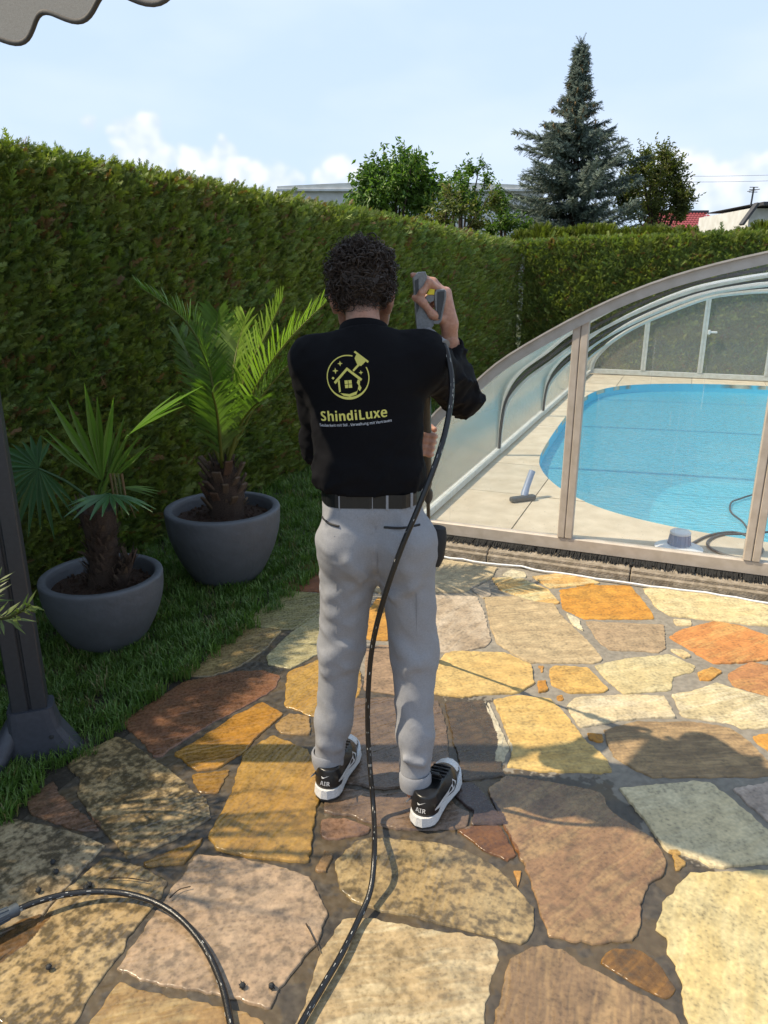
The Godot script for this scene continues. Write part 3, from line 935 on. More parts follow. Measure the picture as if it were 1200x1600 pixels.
func hedge(label: String, a0: Vector2, a1: Vector2, out: Vector2, h0: float, h1: float, wide: float, dens: Callable, size: Callable, seed_: int, tall_shoots := 0) -> void:
	# a0..a1 in garden (u, v): foot of the clipped face; out: the way it faces
	var r := RandomNumberGenerator.new()
	r.seed = seed_
	var root := thing("thuja_hedge", label, "hedge", G(a0.x, a0.y), -AZ)
	var inv := Transform3D(Basis(Vector3.UP, -AZ), G(a0.x, a0.y)).affine_inverse()
	var along := (a1 - a0)
	var length := along.length()
	var mb := MB.new()
	var back := -out * wide
	var deep := -out * 0.13
	var e := along.normalized() * 0.1
	var c := [a0 + deep + e, a1 + deep - e, a1 + back - e, a0 + back + e]
	var lo := []
	var hi := []
	for k in 4:
		lo.append(inv * G(c[k].x, c[k].y, -0.04))
		hi.append(inv * G(c[k].x, c[k].y, (h0 if k in [0, 3] else h1) - 0.14))
	for k in 4:
		var k2 := (k + 1) % 4
		mb.quad(lo[k], hi[k], hi[k2], lo[k2])
	mb.quad(hi[0], hi[3], hi[2], hi[1])
	part("core", mb, M.hedge_core, root)
	var xf := [[], []]
	var cols := [PackedColorArray(), PackedColorArray()]
	var ow := G(out.x, out.y) - G(0, 0)
	var sw := (G(along.x, along.y) - G(0, 0)).normalized()
	var step := 0.25
	var t := 0.0
	while t < length:
		var q := a0 + along * (t / length)
		var hh := lerpf(h0, h1, t / length)
		var d: float = dens.call(q)
		var sz: float = size.call(q)
		for k in int(d * step * hh):
			var s := t + r.randf() * step
			var h := pow(r.randf(), 0.92) * hh
			var w := a0 + along * (s / length)
			var bulge := n_mid.get_noise_2d(s * 0.55 + seed_, h * 0.55) * 0.07 + n_mid.get_noise_2d(s * 2.0 + 9.0, h * 2.0 + seed_) * 0.05
			# rounded shoulder
			var round_ := maxf(0.0, h - hh + 0.14)
			bulge -= round_ * round_ * 4.0
			var p := G(w.x, w.y, h) + ow * (bulge - r.randf() * r.randf() * 0.12)
			var dir := ow * r.randf_range(0.25, 1.0) + Vector3.UP * r.randf_range(0.05, 0.95) + sw * r.randf_range(-0.8, 0.8)
			var which := r.randi() % 2
			xf[which].append(inv * Transform3D(spray_basis(dir, sz * r.randf_range(0.45, 1.45) * (1.7 if r.randf() < 0.02 else 1.0), r), p))
			cols[which].append(hedge_tint(p, r))
		for k in int(d * step * wide * 0.9):
			var s := t + r.randf() * step
			var g := r.randf()
			var w := a0 + along * (s / length) - out * wide * g
			var hn := hh + n_mid.get_noise_2d(s * 0.7 + 31.0, g * 2.0 + seed_) * 0.04 - 0.03 - pow(absf(g - 0.5) * 2.0, 6.0) * 0.06
			var p := G(w.x, w.y, hn - r.randf() * 0.05)
			var dir := Vector3.UP * r.randf_range(0.4, 1.0) + Vector3(r.randf_range(-0.7, 0.7), 0, r.randf_range(-0.7, 0.7))
			var which := r.randi() % 2
			xf[which].append(inv * Transform3D(spray_basis(dir, sz * r.randf_range(0.6, 1.25) * (1.9 if r.randf() < 0.012 else 1.0), r), p))
			cols[which].append(hedge_tint(p, r))
		t += step
	var fol := many("foliage", spray_mesh(seed_ + 1), M.thuja, xf[0], cols[0], root)
	fol.set_meta("kind", "stuff")
	fol = many("foliage", spray_mesh(seed_ + 2), M.thuja, xf[1], cols[1], root)
	fol.set_meta("kind", "stuff")

func build_hedges() -> void:
	hedge("tall clipped thuja hedge behind the two grey pots, shaded side towards the lawn", Vector2(-2.95, -2.0), Vector2(-2.95, 13.5), Vector2(1, 0), 2.18, 2.18, 0.9,
		func(q): return 900.0 if q.y < 2.2 else (5200.0 if q.y < 6.0 else (3000.0 if q.y < 9.5 else 1900.0)),
		func(q): return 0.10 if q.y < 2.2 else (0.066 if q.y < 6.0 else 0.082), 101)
	hedge("clipped thuja hedge crossing behind the far end of the pool enclosure", Vector2(-2.9, 13.35), Vector2(9.0, 13.35), Vector2(0, -1), 2.19, 2.42, 0.8,
		func(q): return 1900.0 if q.x < 4.0 else 400.0, func(_q): return 0.095, 202)

# ---------------------------------------------------------------- pool and its enclosure
const PROF_A := [-1.46, 0.10, -1.45, 0.42, -1.41, 0.66, -1.29, 0.845, -1.09, 1.005, -0.89, 1.175, -0.48, 1.42, -0.11, 1.58, 0.30, 1.69, 0.7, 1.76, 1.1, 1.785]
const PROF_B := [-1.44, 0.10, -1.43, 0.22, -1.38, 0.36, -1.22, 0.56, -1.02, 0.73, -0.69, 0.955, -0.30, 1.15, 0.18, 1.345, 0.6, 1.41, 0.9, 1.43, 1.1, 1.435]
const EN_U := 1.1
const EN_V := 4.1
const EN_H := 0.1

func en(u: float, v: float, h: float) -> Vector3:
	return Vector3(u - EN_U, h - EN_H, -(v - EN_V))

func arch(s: float) -> Array:
	# outline (u, h) from the near foot over the top to the far foot, smoothed
	var half := []
	for k in 11:
		half.append(Vector3(lerpf(PROF_A[k * 2], PROF_B[k * 2], s), lerpf(PROF_A[k * 2 + 1], PROF_B[k * 2 + 1], s), 0))
	var sm := spline(half, 4)
	var out := []
	for p in sm: out.append(Vector2(p.x, p.y))
	for k in range(sm.size() - 2, -1, -1): out.append(Vector2(2.0 * EN_U - sm[k].x, sm[k].y))
	return out

func arch_h(a: Array, u: float) -> float:
	for k in a.size() - 1:
		if a[k].x <= u and a[k + 1].x > u:
			return lerpf(a[k].y, a[k + 1].y, (u - a[k].x) / (a[k + 1].x - a[k].x))
	return 0.1

func sweep_arch(mb: MB, a: Array, v0: float, v1: float, out_by: float, deep: float) -> void:
	# a bar of rectangular section following the arch, between v0 and v1, from deep inside to out_by outside
	var m := a.size()
	var o := []
	var n := []
	for k in m:
		var d: Vector2 = (a[mini(k + 1, m - 1)] - a[maxi(k - 1, 0)]).normalized()
		n.append(Vector2(-d.y, d.x))
	for k in m - 1:
		var a0: Vector2 = a[k] + n[k] * out_by
		var a1: Vector2 = a[k + 1] + n[k + 1] * out_by
		var b0: Vector2 = a[k] - n[k] * deep
		var b1: Vector2 = a[k + 1] - n[k + 1] * deep
		mb.quad(en(a0.x, v0, a0.y), en(a1.x, v0, a1.y), en(b1.x, v0, b1.y), en(b0.x, v0, b0.y))
		mb.quad(en(a0.x, v1, a0.y), en(b0.x, v1, b0.y), en(b1.x, v1, b1.y), en(a1.x, v1, a1.y))
		mb.quad(en(a0.x, v0, a0.y), en(a0.x, v1, a0.y), en(a1.x, v1, a1.y), en(a1.x, v0, a1.y))
		mb.quad(en(b0.x, v0, b0.y), en(b1.x, v0, b1.y), en(b1.x, v1, b1.y), en(b0.x, v1, b0.y))

func end_wall(root: Node3D, a: Array, v: float, posts: Array, rail_mat: Material, pane_mat: Material, w: float, pane_name: String) -> void:
	var u0: float = a[0].x
	var u1: float = a[a.size() - 1].x
	var mb := MB.new()
	mb.box(en((u0 + u1) * 0.5, v, 0.137), Basis(), Vector3(u1 - u0, 0.074, 0.05), 0.004)
	part("bottom_rail", mb, rail_mat, root)
	for pu in posts:
		var top := arch_h(a, pu)
		mb = MB.new()
		for sd in [-1.0, 1.0]:
			mb.box(en(pu + sd * w * 0.26, v - 0.004, (0.175 + top) * 0.5), Basis(), Vector3(w * 0.48, top - 0.175, 0.056), 0.004)
		mb.box(en(pu, v + 0.004, (0.175 + top) * 0.5), Basis(), Vector3(w * 0.9, top - 0.18, 0.04), 0.0)
		part("post", mb, rail_mat, root)
	var edges := [u0]
	edges.append_array(posts)
	edges.append(u1)
	for k in edges.size() - 1:
		var l: float = edges[k] + (w * 0.45 if k > 0 else 0.02)
		var rr: float = edges[k + 1] - (w * 0.45 if k < edges.size() - 2 else 0.02)
		mb = MB.new()
		var n := 14
		for s in n:
			var ua := lerpf(l, rr, float(s) / n)
			var ub := lerpf(l, rr, float(s + 1) / n)
			mb.quad(en(ua, v, 0.17), en(ua, v, arch_h(a, ua) - 0.01), en(ub, v, arch_h(a, ub) - 0.01), en(ub, v, 0.17))
		part(pane_name, mb, pane_mat, root)

func pool_outline(grow := 0.0) -> PackedVector2Array:
	var half := [[1.15, 4.68], [0.52, 4.72], [0.08, 4.80], [-0.33, 4.98], [-0.62, 5.24], [-0.83, 5.55], [-1.0, 5.95], [-1.10, 6.4], [-1.16, 7.3], [-1.2, 8.6], [-1.20, 9.8], [-1.10, 10.7], [-0.85, 11.3], [-0.4, 11.72], [0.3, 12.0], [1.15, 12.1]]
	var pts := []
	for p in half: pts.append(Vector3(p[0], 0, p[1]))
	for k in range(half.size() - 2, 0, -1): pts.append(Vector3(2.3 - half[k][0], 0, half[k][1]))
	pts.append(pts[0])
	var out := PackedVector2Array()
	var sm := spline(pts, 5)
	for k in sm.size() - 1:
		out.append(Vector2(sm[k].x, sm[k].z))
	if grow != 0.0:
		out = Geometry2D.offset_polygon(out, grow)[0]
	return out

func build_enclosure() -> void:
	# base slab and paving inside
	var pool := pool_outline()
	var surround := Node3D.new()
	surround.name = numbered("pool_terrace")
	add_child(surround)
	surround.set_meta("kind", "structure")
	surround.set_meta("label", "pale concrete slabs laid round the pool inside the enclosure")
	surround.position = G(EN_U, EN_V, EN_H)
	surround.rotation.y = -AZ
	var slab_mats := [M.concrete]
	for k in 2:
		var m2: StandardMaterial3D = M.concrete.duplicate()
		m2.albedo_color = [lin(0.70, 0.62, 0.49), lin(0.62, 0.56, 0.45)][k]
		slab_mats.append(m2)
	var sr := RandomNumberGenerator.new()
	sr.seed = 4
	var v := 4.26
	var row := 0
	while v < 13.0:
		var u := -1.52
		while u < 3.8:
			var ue := u + (0.62 if u < -1.0 else 1.02)
			var tile := PackedVector2Array([Vector2(u + 0.004, v + 0.004), Vector2(ue - 0.004, v + 0.004), Vector2(ue - 0.004, v + 0.896), Vector2(u + 0.004, v + 0.896)])
			for piece in Geometry2D.clip_polygons(tile, pool):
				if Geometry2D.is_polygon_clockwise(piece): continue
				var mb := MB.new()
				var tr := Geometry2D.triangulate_polygon(piece)
				var dy := sr.randf_range(-0.0015, 0.0015)
				for t in tr.size() / 3:
					var q := []
					for j in 3: q.append(en(piece[tr[t * 3 + j]].x, piece[tr[t * 3 + j]].y, 0.085 + dy))
					if (q[2] - q[0]).cross(q[1] - q[0]).y > 0: mb.tri(q[0], q[1], q[2])
					else: mb.tri(q[0], q[2], q[1])
				for j in piece.size():
					var a: Vector2 = piece[j]
					var b: Vector2 = piece[(j + 1) % piece.size()]
					mb.quad(en(a.x, a.y, 0.03), en(a.x, a.y, 0.085 + dy), en(b.x, b.y, 0.085 + dy), en(b.x, b.y, 0.03))
				part("slab", mb, slab_mats[sr.randi() % 3], surround)
			u = ue
		v += 0.9
		row += 1
	var bed := MB.new()
	for piece in Geometry2D.clip_polygons(PackedVector2Array([Vector2(-1.6, 4.15), Vector2(4.0, 4.15), Vector2(4.0, 13.2), Vector2(-1.6, 13.2)]), pool_outline(-0.02)):
		if Geometry2D.is_polygon_clockwise(piece): continue
	# grout bed as a ring strip
	var n := pool.size()
	for k in n:
		var a := pool[k]
		var b := pool[(k + 1) % n]
		var cc := Vector2(1.15, 8.4)
		var a2 := cc + (a - cc) * 2.2
		var b2 := cc + (b - cc) * 2.2
		a2 = Vector2(clampf(a2.x, -1.56, 3.8), clampf(a2.y, 4.2, 13.1))
		b2 = Vector2(clampf(b2.x, -1.56, 3.8), clampf(b2.y, 4.2, 13.1))
		bed.quad(en(a.x, a.y, 0.078), en(a2.x, a2.y, 0.078), en(b2.x, b2.y, 0.078), en(b.x, b.y, 0.078))
	part("bed", bed, M.kerb_stone, surround)
	# basin and water
	var mb := MB.new()
	for k in n:
		var a := pool[k]
		var b := pool[(k + 1) % n]
		mb.quad(G(a.x, a.y, 0.085), G(b.x, b.y, 0.085), G(b.x, b.y, -1.4), G(a.x, a.y, -1.4))
	var tri := Geometry2D.triangulate_polygon(pool)
	for t in tri.size() / 3:
		mb.tri(G(pool[tri[t * 3]].x, pool[tri[t * 3]].y, -1.4), G(pool[tri[t * 3 + 1]].x, pool[tri[t * 3 + 1]].y, -1.4), G(pool[tri[t * 3 + 2]].x, pool[tri[t * 3 + 2]].y, -1.4))
	structure("pool_basin", mb, M.pool_liner, "blue lined basin of the swimming pool")
	mb = MB.new()
	for p in pool:
		mb.vert(G(p.x, p.y, -0.03), Vector3.UP, Vector2(p.x, p.y))
	mb.i.append_array(tri)
	structure("pool_water", mb, M.pool_water, "bright blue rippled water of the swimming pool")
	# kerb of cast blocks under the front of the enclosure
	var kerb := thing("enclosure_kerb", "low kerb of worn concrete blocks under the front of the enclosure", "kerb", G(EN_U, EN_V, 0.0), -AZ)
	var ku := -1.75
	while ku < 3.9:
		var ke := ku + 0.80
		mb = MB.new()
		mb.box(Vector3((ku + ke) * 0.5 - EN_U, 0.0275, 0.002 + sr.randf_range(-0.003, 0.003)), Basis(), Vector3(ke - ku - 0.006, 0.095, 0.235), 0.006)
		part("block", mb, M.kerb_stone, kerb)
		mb = MB.new()
		mb.box(Vector3((ku + ke) * 0.5 - EN_U, 0.026, 0.13), Basis(), Vector3(ke - ku - 0.005, 0.052, 0.03), 0.005)
		part("block", mb, M.kerb_stone, kerb)
		ku = ke
	# pale sealing strip lying crooked along the kerb
	mb = MB.new()
	var cp := PackedVector3Array()
	for k in 60:
		var uu := -1.3 + k * 0.07
		cp.append(G(uu, 3.925 + n_mid.get_noise_1d(uu * 1.3) * 0.035 + n_mid.get_noise_1d(uu * 5.0) * 0.008, 0.016))
	mb.tube(cp, PackedFloat32Array([0.006]), 6)
	tag(part("sealing_cord", mb, M.plastic_white), "thin pale cord lying crooked along the enclosure kerb", "cord")
	# the enclosure
	var root := thing("pool_enclosure", "arched pool enclosure of aluminium ribs and clear sheets over the blue pool", "pool enclosure", G(EN_U, EN_V, EN_H), -AZ)
	var a0 := arch(0.0)
	mb = MB.new()
	sweep_arch(mb, a0, 4.06, 4.14, 0.018, 0.032)
	part("front_arch", mb, M.aluminium, root)
	mb = MB.new()
	sweep_arch(mb, a0, 4.045, 4.16, 0.028, -0.0185)
	part("arch_cap", mb, M.aluminium, root)
	end_wall(root, a0, 4.1, [-0.53, 0.44, 1.41, 2.38, 3.1], M.aluminium_front, M.front_pane, 0.082, "front_pane")
	# dried drips and spray on the front panes
	mb = MB.new()
	var dr := RandomNumberGenerator.new()
	dr.seed = 90
	for k in 900:
		var uu := dr.randf_range(-1.38, 2.0)
		var top := arch_h(a0, uu) - 0.06
		if top < 0.3: continue
		var hh := lerpf(0.19, top, dr.randf() if dr.randf() < 0.5 else dr.randf() * dr.randf())
		var rr := dr.randf_range(0.0008, 0.0032)
		var cc := en(uu, 4.094, hh)
		for s in 6:
			var b0 := TAU * s / 6.0
			var b1 := TAU * (s + 1) / 6.0
			mb.tri(cc, cc + Vector3(cos(b0), sin(b0), 0) * rr, cc + Vector3(cos(b1), sin(b1), 0) * rr)
	for k in 26:
		var uu := dr.randf_range(-1.35, 2.0)
		var top := arch_h(a0, uu) - 0.05
		if top < 0.4: continue
		var h1 := lerpf(0.4, top, dr.randf())
		var h0 := maxf(0.18, h1 - dr.randf_range(0.08, 0.5))
		var w := dr.randf_range(0.0008, 0.0022)
		mb.quad(en(uu - w, 4.0945, h0), en(uu - w, 4.0945, h1), en(uu + w, 4.0945, h1), en(uu + w, 4.0945, h0))
	part("water_marks", mb, M.water_mark, root)
	# brush seal below the bottom rail
	mb = MB.new()
	var br := RandomNumberGenerator.new()
	br.seed = 12
	mb.box(en(EN_U, 4.1, 0.092), Basis(), Vector3(5.1, 0.03, 0.02), 0.0)
	for k in 3200:
		var uu := br.randf_range(-1.45, 3.6)
		var h0 := 0.100
		var h1 := 0.080 + br.randf() * br.randf() * 0.014
		var vv := 4.086 + br.randf_range(-0.006, 0.006)
		var w := br.randf_range(0.0012, 0.003)
		var reach := br.randf_range(0.03, 0.085)
		mb.quad(en(uu - w, vv, h0), en(uu + w, vv, h0), en(uu + br.randf_range(-0.008, 0.008), vv - reach, h1), en(uu - w, vv - reach * 0.8, h1))
	part("brush_seal", mb, M.bristle, root)
	var ends := [4.14, 6.3, 8.4, 10.5, 12.6]
	for k in 4:
		var s := k / 3.0
		var a := arch(s)
		var v0: float = ends[k]
		var v1: float = ends[k + 1] + (0.06 if k < 3 else 0.0)
		# curved roof sheets
		var m := a.size()
		var halves := [[0, m / 2], [m / 2, m - 1]]
		for hf in halves:
			mb = MB.new()
			for j in range(hf[0], hf[1] + 1):
				var d: Vector2 = (a[mini(j + 1, m - 1)] - a[maxi(j - 1, 0)]).normalized()
				var nn := Vector3(-d.y, d.x, 0)
				mb.vert(en(a[j].x, v0, a[j].y), nn, Vector2(0, j * 0.1))
				mb.vert(en(a[j].x, v1, a[j].y), nn, Vector2(1, j * 0.1))
			for j in hf[1] - hf[0]:
				mb.i.append_array([j * 2, j * 2 + 1, j * 2 + 3, j * 2, j * 2 + 3, j * 2 + 2])
			part("roof_sheet", mb, M.roof_sheet, root)
		for ve in [v0 + 0.03, v1 - 0.03]:
			if k == 0 and ve < 4.3: continue
			mb = MB.new()
			sweep_arch(mb, a, ve - 0.012, ve + 0.012, 0.008, 0.016)
			part("rib", mb, M.white_frame, root)
		if k < 3:
			mb = MB.new()
			sweep_arch(mb, arch((k + 0.5) / 3.0), v1 - 0.05, v1 - 0.02, 0.004, 0.018)
			part("rubber_seal", mb, M.rubber, root)
		# foot rail along the side
		for side in [0, m - 1]:
			mb = MB.new()
			mb.box(en(a[side].x, (v0 + v1) * 0.5, 0.125), Basis(), Vector3(0.045, 0.05, v1 - v0), 0.004)
			part("foot_rail", mb, M.white_frame, root)
	var ab := arch(1.0)
	mb = MB.new()
	sweep_arch(mb, ab, 12.57, 12.63, 0.015, 0.05)
	part("rear_arch", mb, M.white_frame, root)
	end_wall(root, ab, 12.6, [-0.62, 0.22, 1.16, 2.0, 2.8], M.white_frame, M.end_pane, 0.075, "rear_pane")
	mb = MB.new()
	mb.box(en(0.33, 12.55, 0.80), Basis(), Vector3(0.13, 0.03, 0.04), 0.008)
	mb.box(en(0.28, 12.54, 0.80), Basis(), Vector3(0.04, 0.07, 0.04), 0.008)
	part("door_handle", mb, M.plastic_white, root)
	# things left on the slabs
	var p := on_ground(1060, 858, 0.085)
	var fl := thing("pool_skimmer_float", "white and blue ribbed float standing on pale slab by front pane", "pool float", p)
	mb = MB.new()
	mb.lathe(Vector3.ZERO, Basis(), PackedVector2Array([Vector2(0.0, 0.0), Vector2(0.13, 0.0), Vector2(0.135, 0.012), Vector2(0.09, 0.03), Vector2(0.0, 0.034)]), 28)
	part("base_dish", mb, M.plastic_white, fl)
	mb = MB.new()
	mb.lathe(Vector3(0, 0.03, 0), Basis(), PackedVector2Array([Vector2(0.062, 0.0), Vector2(0.052, 0.07)]), 28)
	for k in 14:
		var an := TAU * k / 14.0
		mb.bar(Vector3(cos(an) * 0.063, 0.03, sin(an) * 0.063), Vector3(cos(an) * 0.053, 0.1, sin(an) * 0.053), 0.008, 0.006, Vector3(cos(an), 0, sin(an)), 0.001)
	part("ribbed_cup", mb, M.plastic_blue, fl)
	mb = MB.new()
	mb.lathe(Vector3(0, 0.1, 0), Basis(), PackedVector2Array([Vector2(0.058, -0.004), Vector2(0.058, 0.006), Vector2(0.05, 0.014), Vector2(0.0, 0.018)]), 28)
	part("lid", mb, M.plastic_white, fl)
	p = on_ground(818, 782, 0.085)
	var bs := thing("cleaning_brush", "grey blue pool brush standing on pale slab beside the pool edge", "brush", p)
	mb = MB.new()
	mb.tube(spline([Vector3(0, 0.03, 0), Vector3(0.03, 0.10, -0.05), Vector3(0.07, 0.19, -0.1)], 5), PackedFloat32Array([0.02, 0.026, 0.028, 0.026, 0.024]), 10)
	part("handle", mb, M.plastic_blue, bs)
	mb = MB.new()
	mb.box(Vector3(-0.01, 0.022, 0.02), Basis(Vector3.UP, 0.4), Vector3(0.2, 0.036, 0.05), 0.008)
	part("brush_head", mb, M.coupling, bs)
	mb = MB.new()
	var cab := []
	for q in [[1080, 850], [1110, 836], [1150, 832], [1180, 845], [1190, 862], [1160, 872], [1120, 862], [1105, 848], [1125, 836], [1165, 834], [1215, 830]]:
		cab.append(on_ground(q[0], q[1], 0.093))
	mb.tube(spline(cab, 6), PackedFloat32Array([0.008]), 6)
	tag(part("cable_coil", mb, M.coupling), "thin grey hose looped on pale slab next to the ribbed float", "hose")
	mb = MB.new()
	cab = []
	for q in [[1215, 700], [1187, 728], [1186, 745], [1192, 765], [1160, 778], [1143, 785], [1142, 800], [1160, 815], [1170, 830]]:
		cab.append(on_ground(q[0], q[1], -0.012))
	mb.tube(spline(cab, 5), PackedFloat32Array([0.007]), 6)
	tag(part("floating_cord", mb, M.coupling), "dark thin cord floating on the blue pool water", "cord")

# ---------------------------------------------------------------- beyond the hedge
func leaf_mesh(l := 1.0, w := 0.42) -> ArrayMesh:
	var mb := MB.new()
	var f := 0.10
	mb.quad(Vector3(0, 0, 0), Vector3(w * 0.5, l * 0.45, f), Vector3(0, l, -0.12), Vector3(0, l * 0.5, 0))
	mb.quad(Vector3(0, 0, 0), Vector3(0, l * 0.5, 0), Vector3(0, l, -0.12), Vector3(-w * 0.5, l * 0.45, f))
	return mb.mesh()

func leafy_tree(called: String, label: String, category: String, at: Vector3, blobs: Array, n: int, size: float, c1: Color, c2: Color, seed_: int, droop: float, group := "") -> void:
	# blobs: [centre relative to the foot, radii]; a limb goes to each
	var r := RandomNumberGenerator.new()
	r.seed = seed_
	var root := thing(called, label, category, at, 0.0, group)
	var mb := MB.new()
	var top: Vector3 = blobs[0][0]
	mb.tube(spline([Vector3(0, -0.1, 0), Vector3(top.x * 0.2 + 0.05, top.y * 0.35, top.z * 0.2), Vector3(top.x * 0.6, top.y * 0.7, top.z * 0.5), top], 5), smooth_rad([0.11, 0.085, 0.05, 0.015], 5), 7)
	part("trunk", mb, M.bark, root)
	mb = MB.new()
	for b in blobs:
		var c: Vector3 = b[0]
		var from := Vector3(top.x * 0.15, minf(c.y * 0.55, top.y * 0.5), 0)
		mb.tube(spline([from, from.lerp(c, 0.5) + Vector3(0, 0.12, 0), c + Vector3(0, b[1].y * 0.5, 0)], 4), smooth_rad([0.045, 0.025, 0.006], 4), 5)
	part("limbs", mb, M.bark, root)
	var xf := []
	var cols := PackedColorArray()
	var vol := 0.0
	for b in blobs: vol += b[1].x * b[1].y
	for b in blobs:
		var cnt := int(n * b[1].x * b[1].y / vol)
		var twigs := maxi(6, cnt / 14)
		for k in twigs:
			var d := Vector3(r.randfn(), r.randfn(), r.randfn()).normalized()
			var tip: Vector3 = b[0] + d * b[1] * pow(r.randf(), 0.45) * r.randf_range(0.75, 1.18)
			var dir := (d + Vector3(0, 0.5, 0)).normalized()
			var tint := c1.lerp(c2, r.randf())
			for j in 14:
				var q := tip - dir * j * size * 0.22 + Vector3(r.randf_range(-1, 1), r.randf_range(-1, 1), r.randf_range(-1, 1)) * size * 0.35
				var ld := (dir * 0.4 + Vector3(r.randf_range(-1, 1), r.randf_range(-0.9, 0.5) - droop, r.randf_range(-1, 1))).normalized()
				xf.append(Transform3D(spray_basis(ld, size * r.randf_range(0.6, 1.2), r), q))
				cols.append(tint * r.randf_range(0.7, 1.3))
	many("crown", leaf_mesh(), M.leaf, xf, cols, root).set_meta("kind", "stuff")

func twig_mesh(seed_: int) -> ArrayMesh:
	# a spruce shoot: needles all round a short stem, unit length along y
	var r := RandomNumberGenerator.new()
	r.seed = seed_
	var mb := MB.new()
	for k in 26:
		var y := k / 26.0
		var an := k * 2.4
		var d := Vector3(cos(an), 0.85, sin(an)).normalized()
		var a := Vector3(0, y, 0)
		var w := d.cross(Vector3.UP).normalized() * 0.04
		mb.tri(a - w, a + w, a + d * r.randf_range(0.20, 0.32) * (1.1 - 0.4 * y))
	mb.quad(Vector3(-0.02, 0, 0), Vector3(0.02, 0, 0), Vector3(0.0, 1, 0), Vector3(0, 0.9, 0))
	return mb.mesh()

func build_spruce() -> void:
	var r := RandomNumberGenerator.new()
	r.seed = 77
	var base := at_fwd(897, 350, 24.0)
	base.y = 0.0
	var top := at_fwd(908, 72, 24.0)
	var H := top.y
	var root := thing("spruce_tree", "tall blue grey spruce with a thin cone laden top behind the hedge", "tree", base)
	var lean := top.x - base.x
	var mb := MB.new()
	mb.tube(spline([Vector3(0, -0.1, 0), Vector3(lean * 0.2, H * 0.4, 0), Vector3(lean * 0.7, H * 0.8, 0), Vector3(lean, H + 0.05, 0)], 8), smooth_rad([0.17, 0.12, 0.05, 0.006], 8), 8)
	part("trunk", mb, M.bark, root)
	var bm := MB.new()
	var xf := []
	var cols := PackedColorArray()
	var cx := []
	var h := 0.75
	while h < H - 0.06:
		var f := h / H
		# outline read from the photograph: broad skirt, notch below a slim leader
		var reach := 2.5
		var curve := [[0.0, 2.6], [0.2, 2.6], [0.42, 2.4], [0.55, 1.95], [0.68, 1.4], [0.76, 0.95], [0.83, 0.45], [0.9, 0.30], [1.0, 0.07]]
		for k in curve.size() - 1:
			if f >= curve[k][0] and f <= curve[k + 1][0]:
				reach = lerpf(curve[k][1], curve[k + 1][1], (f - curve[k][0]) / (curve[k + 1][0] - curve[k][0]))
		var cnt := 10 if f < 0.8 else 9
		for k in cnt:
			var an := r.randf() * TAU
			var L := reach * r.randf_range(0.55, 1.12)
			if r.randf() < 0.16 and f < 0.78: L *= 1.28
			var o := Vector3(lean * f, h + r.randf_range(-0.1, 0.1), 0)
			var hd := Vector3(cos(an), 0, sin(an))
			var sag := lerpf(-0.30, 0.16, f)
			var pts := [o, o + hd * L * 0.5 + Vector3(0, L * (sag - 0.02), 0), o + hd * L + Vector3(0, L * (sag + 0.10), 0)]
			var path := spline(pts, 6)
			bm.tube(path, smooth_rad([0.028 * (1.1 - f), 0.015, 0.004], 6), 4, false)
			var tint := Color(0.065, 0.095, 0.072).lerp(Color(0.145, 0.185, 0.150), r.randf())
			var steps := int(L / 0.055) + 3
			for s in steps:
				var q := float(s) / steps
				if q < 0.12 and L > 0.8: continue
				var idx := q * (path.size() - 1)
				var pp := path[int(idx)].lerp(path[mini(int(idx) + 1, path.size() - 1)], idx - int(idx))
				var dd := (path[mini(int(idx) + 1, path.size() - 1)] - path[int(idx)]).normalized()
				if dd == Vector3.ZERO: dd = hd
				var side := dd.cross(Vector3.UP).normalized()
				for sd in [-1.0, 1.0, 0.0]:
					var dir: Vector3 = dd * r.randf_range(0.5, 1.0) + side * sd * r.randf_range(0.5, 1.0) + Vector3(0, r.randf_range(-0.55, 0.25), 0)
					if sd == 0.0: dir = dd * 0.4 + Vector3(0, r.randf_range(-0.9, 0.3), 0) + side * r.randf_range(-0.4, 0.4)
					var ln := r.randf_range(0.20, 0.36) * (1.15 - 0.5 * q) * (0.75 if f > 0.74 else 1.0)
					xf.append(Transform3D(spray_basis(dir, ln, r), pp))
					cols.append(tint * r.randf_range(0.7, 1.35))
			if f > 0.68:
				for s in 5:
					var pp := path[r.randi() % path.size()]
					cx.append(Transform3D(Basis(Vector3.UP, r.randf() * TAU) * Basis(Vector3.RIGHT, r.randf_range(-0.4, 0.4)), pp - Vector3(0, 0.06, 0)))
		h += r.randf_range(0.17, 0.33) if f < 0.76 else 0.10
	for k in 16:
		xf.append(Transform3D(spray_basis(Vector3(r.randf_range(-0.6, 0.6), 1.0, r.randf_range(-0.6, 0.6)), r.randf_range(0.15, 0.3), r), Vector3(lean, H - 0.25 + 0.02 * k, 0)))
		cols.append(Color(0.10, 0.13, 0.1))
	part("boughs", bm, M.bark, root).set_meta("kind", "stuff")
	many("crown", twig_mesh(3), M.needle, xf, cols, root).set_meta("kind", "stuff")
	var cm := MB.new()
	cm.lathe(Vector3(0, -0.06, 0), Basis(), PackedVector2Array([Vector2(0, 0), Vector2(0.02, 0.015), Vector2(0.026, 0.05), Vector2(0.018, 0.1), Vector2(0, 0.125)]), 7)
	var cc := PackedColorArray()
	for k in cx.size(): cc.append(Color(0.22, 0.145, 0.06) * r.randf_range(0.7, 1.3))
	many("cones", cm.mesh(), M.needle, cx, cc, root).set_meta("kind", "stuff")

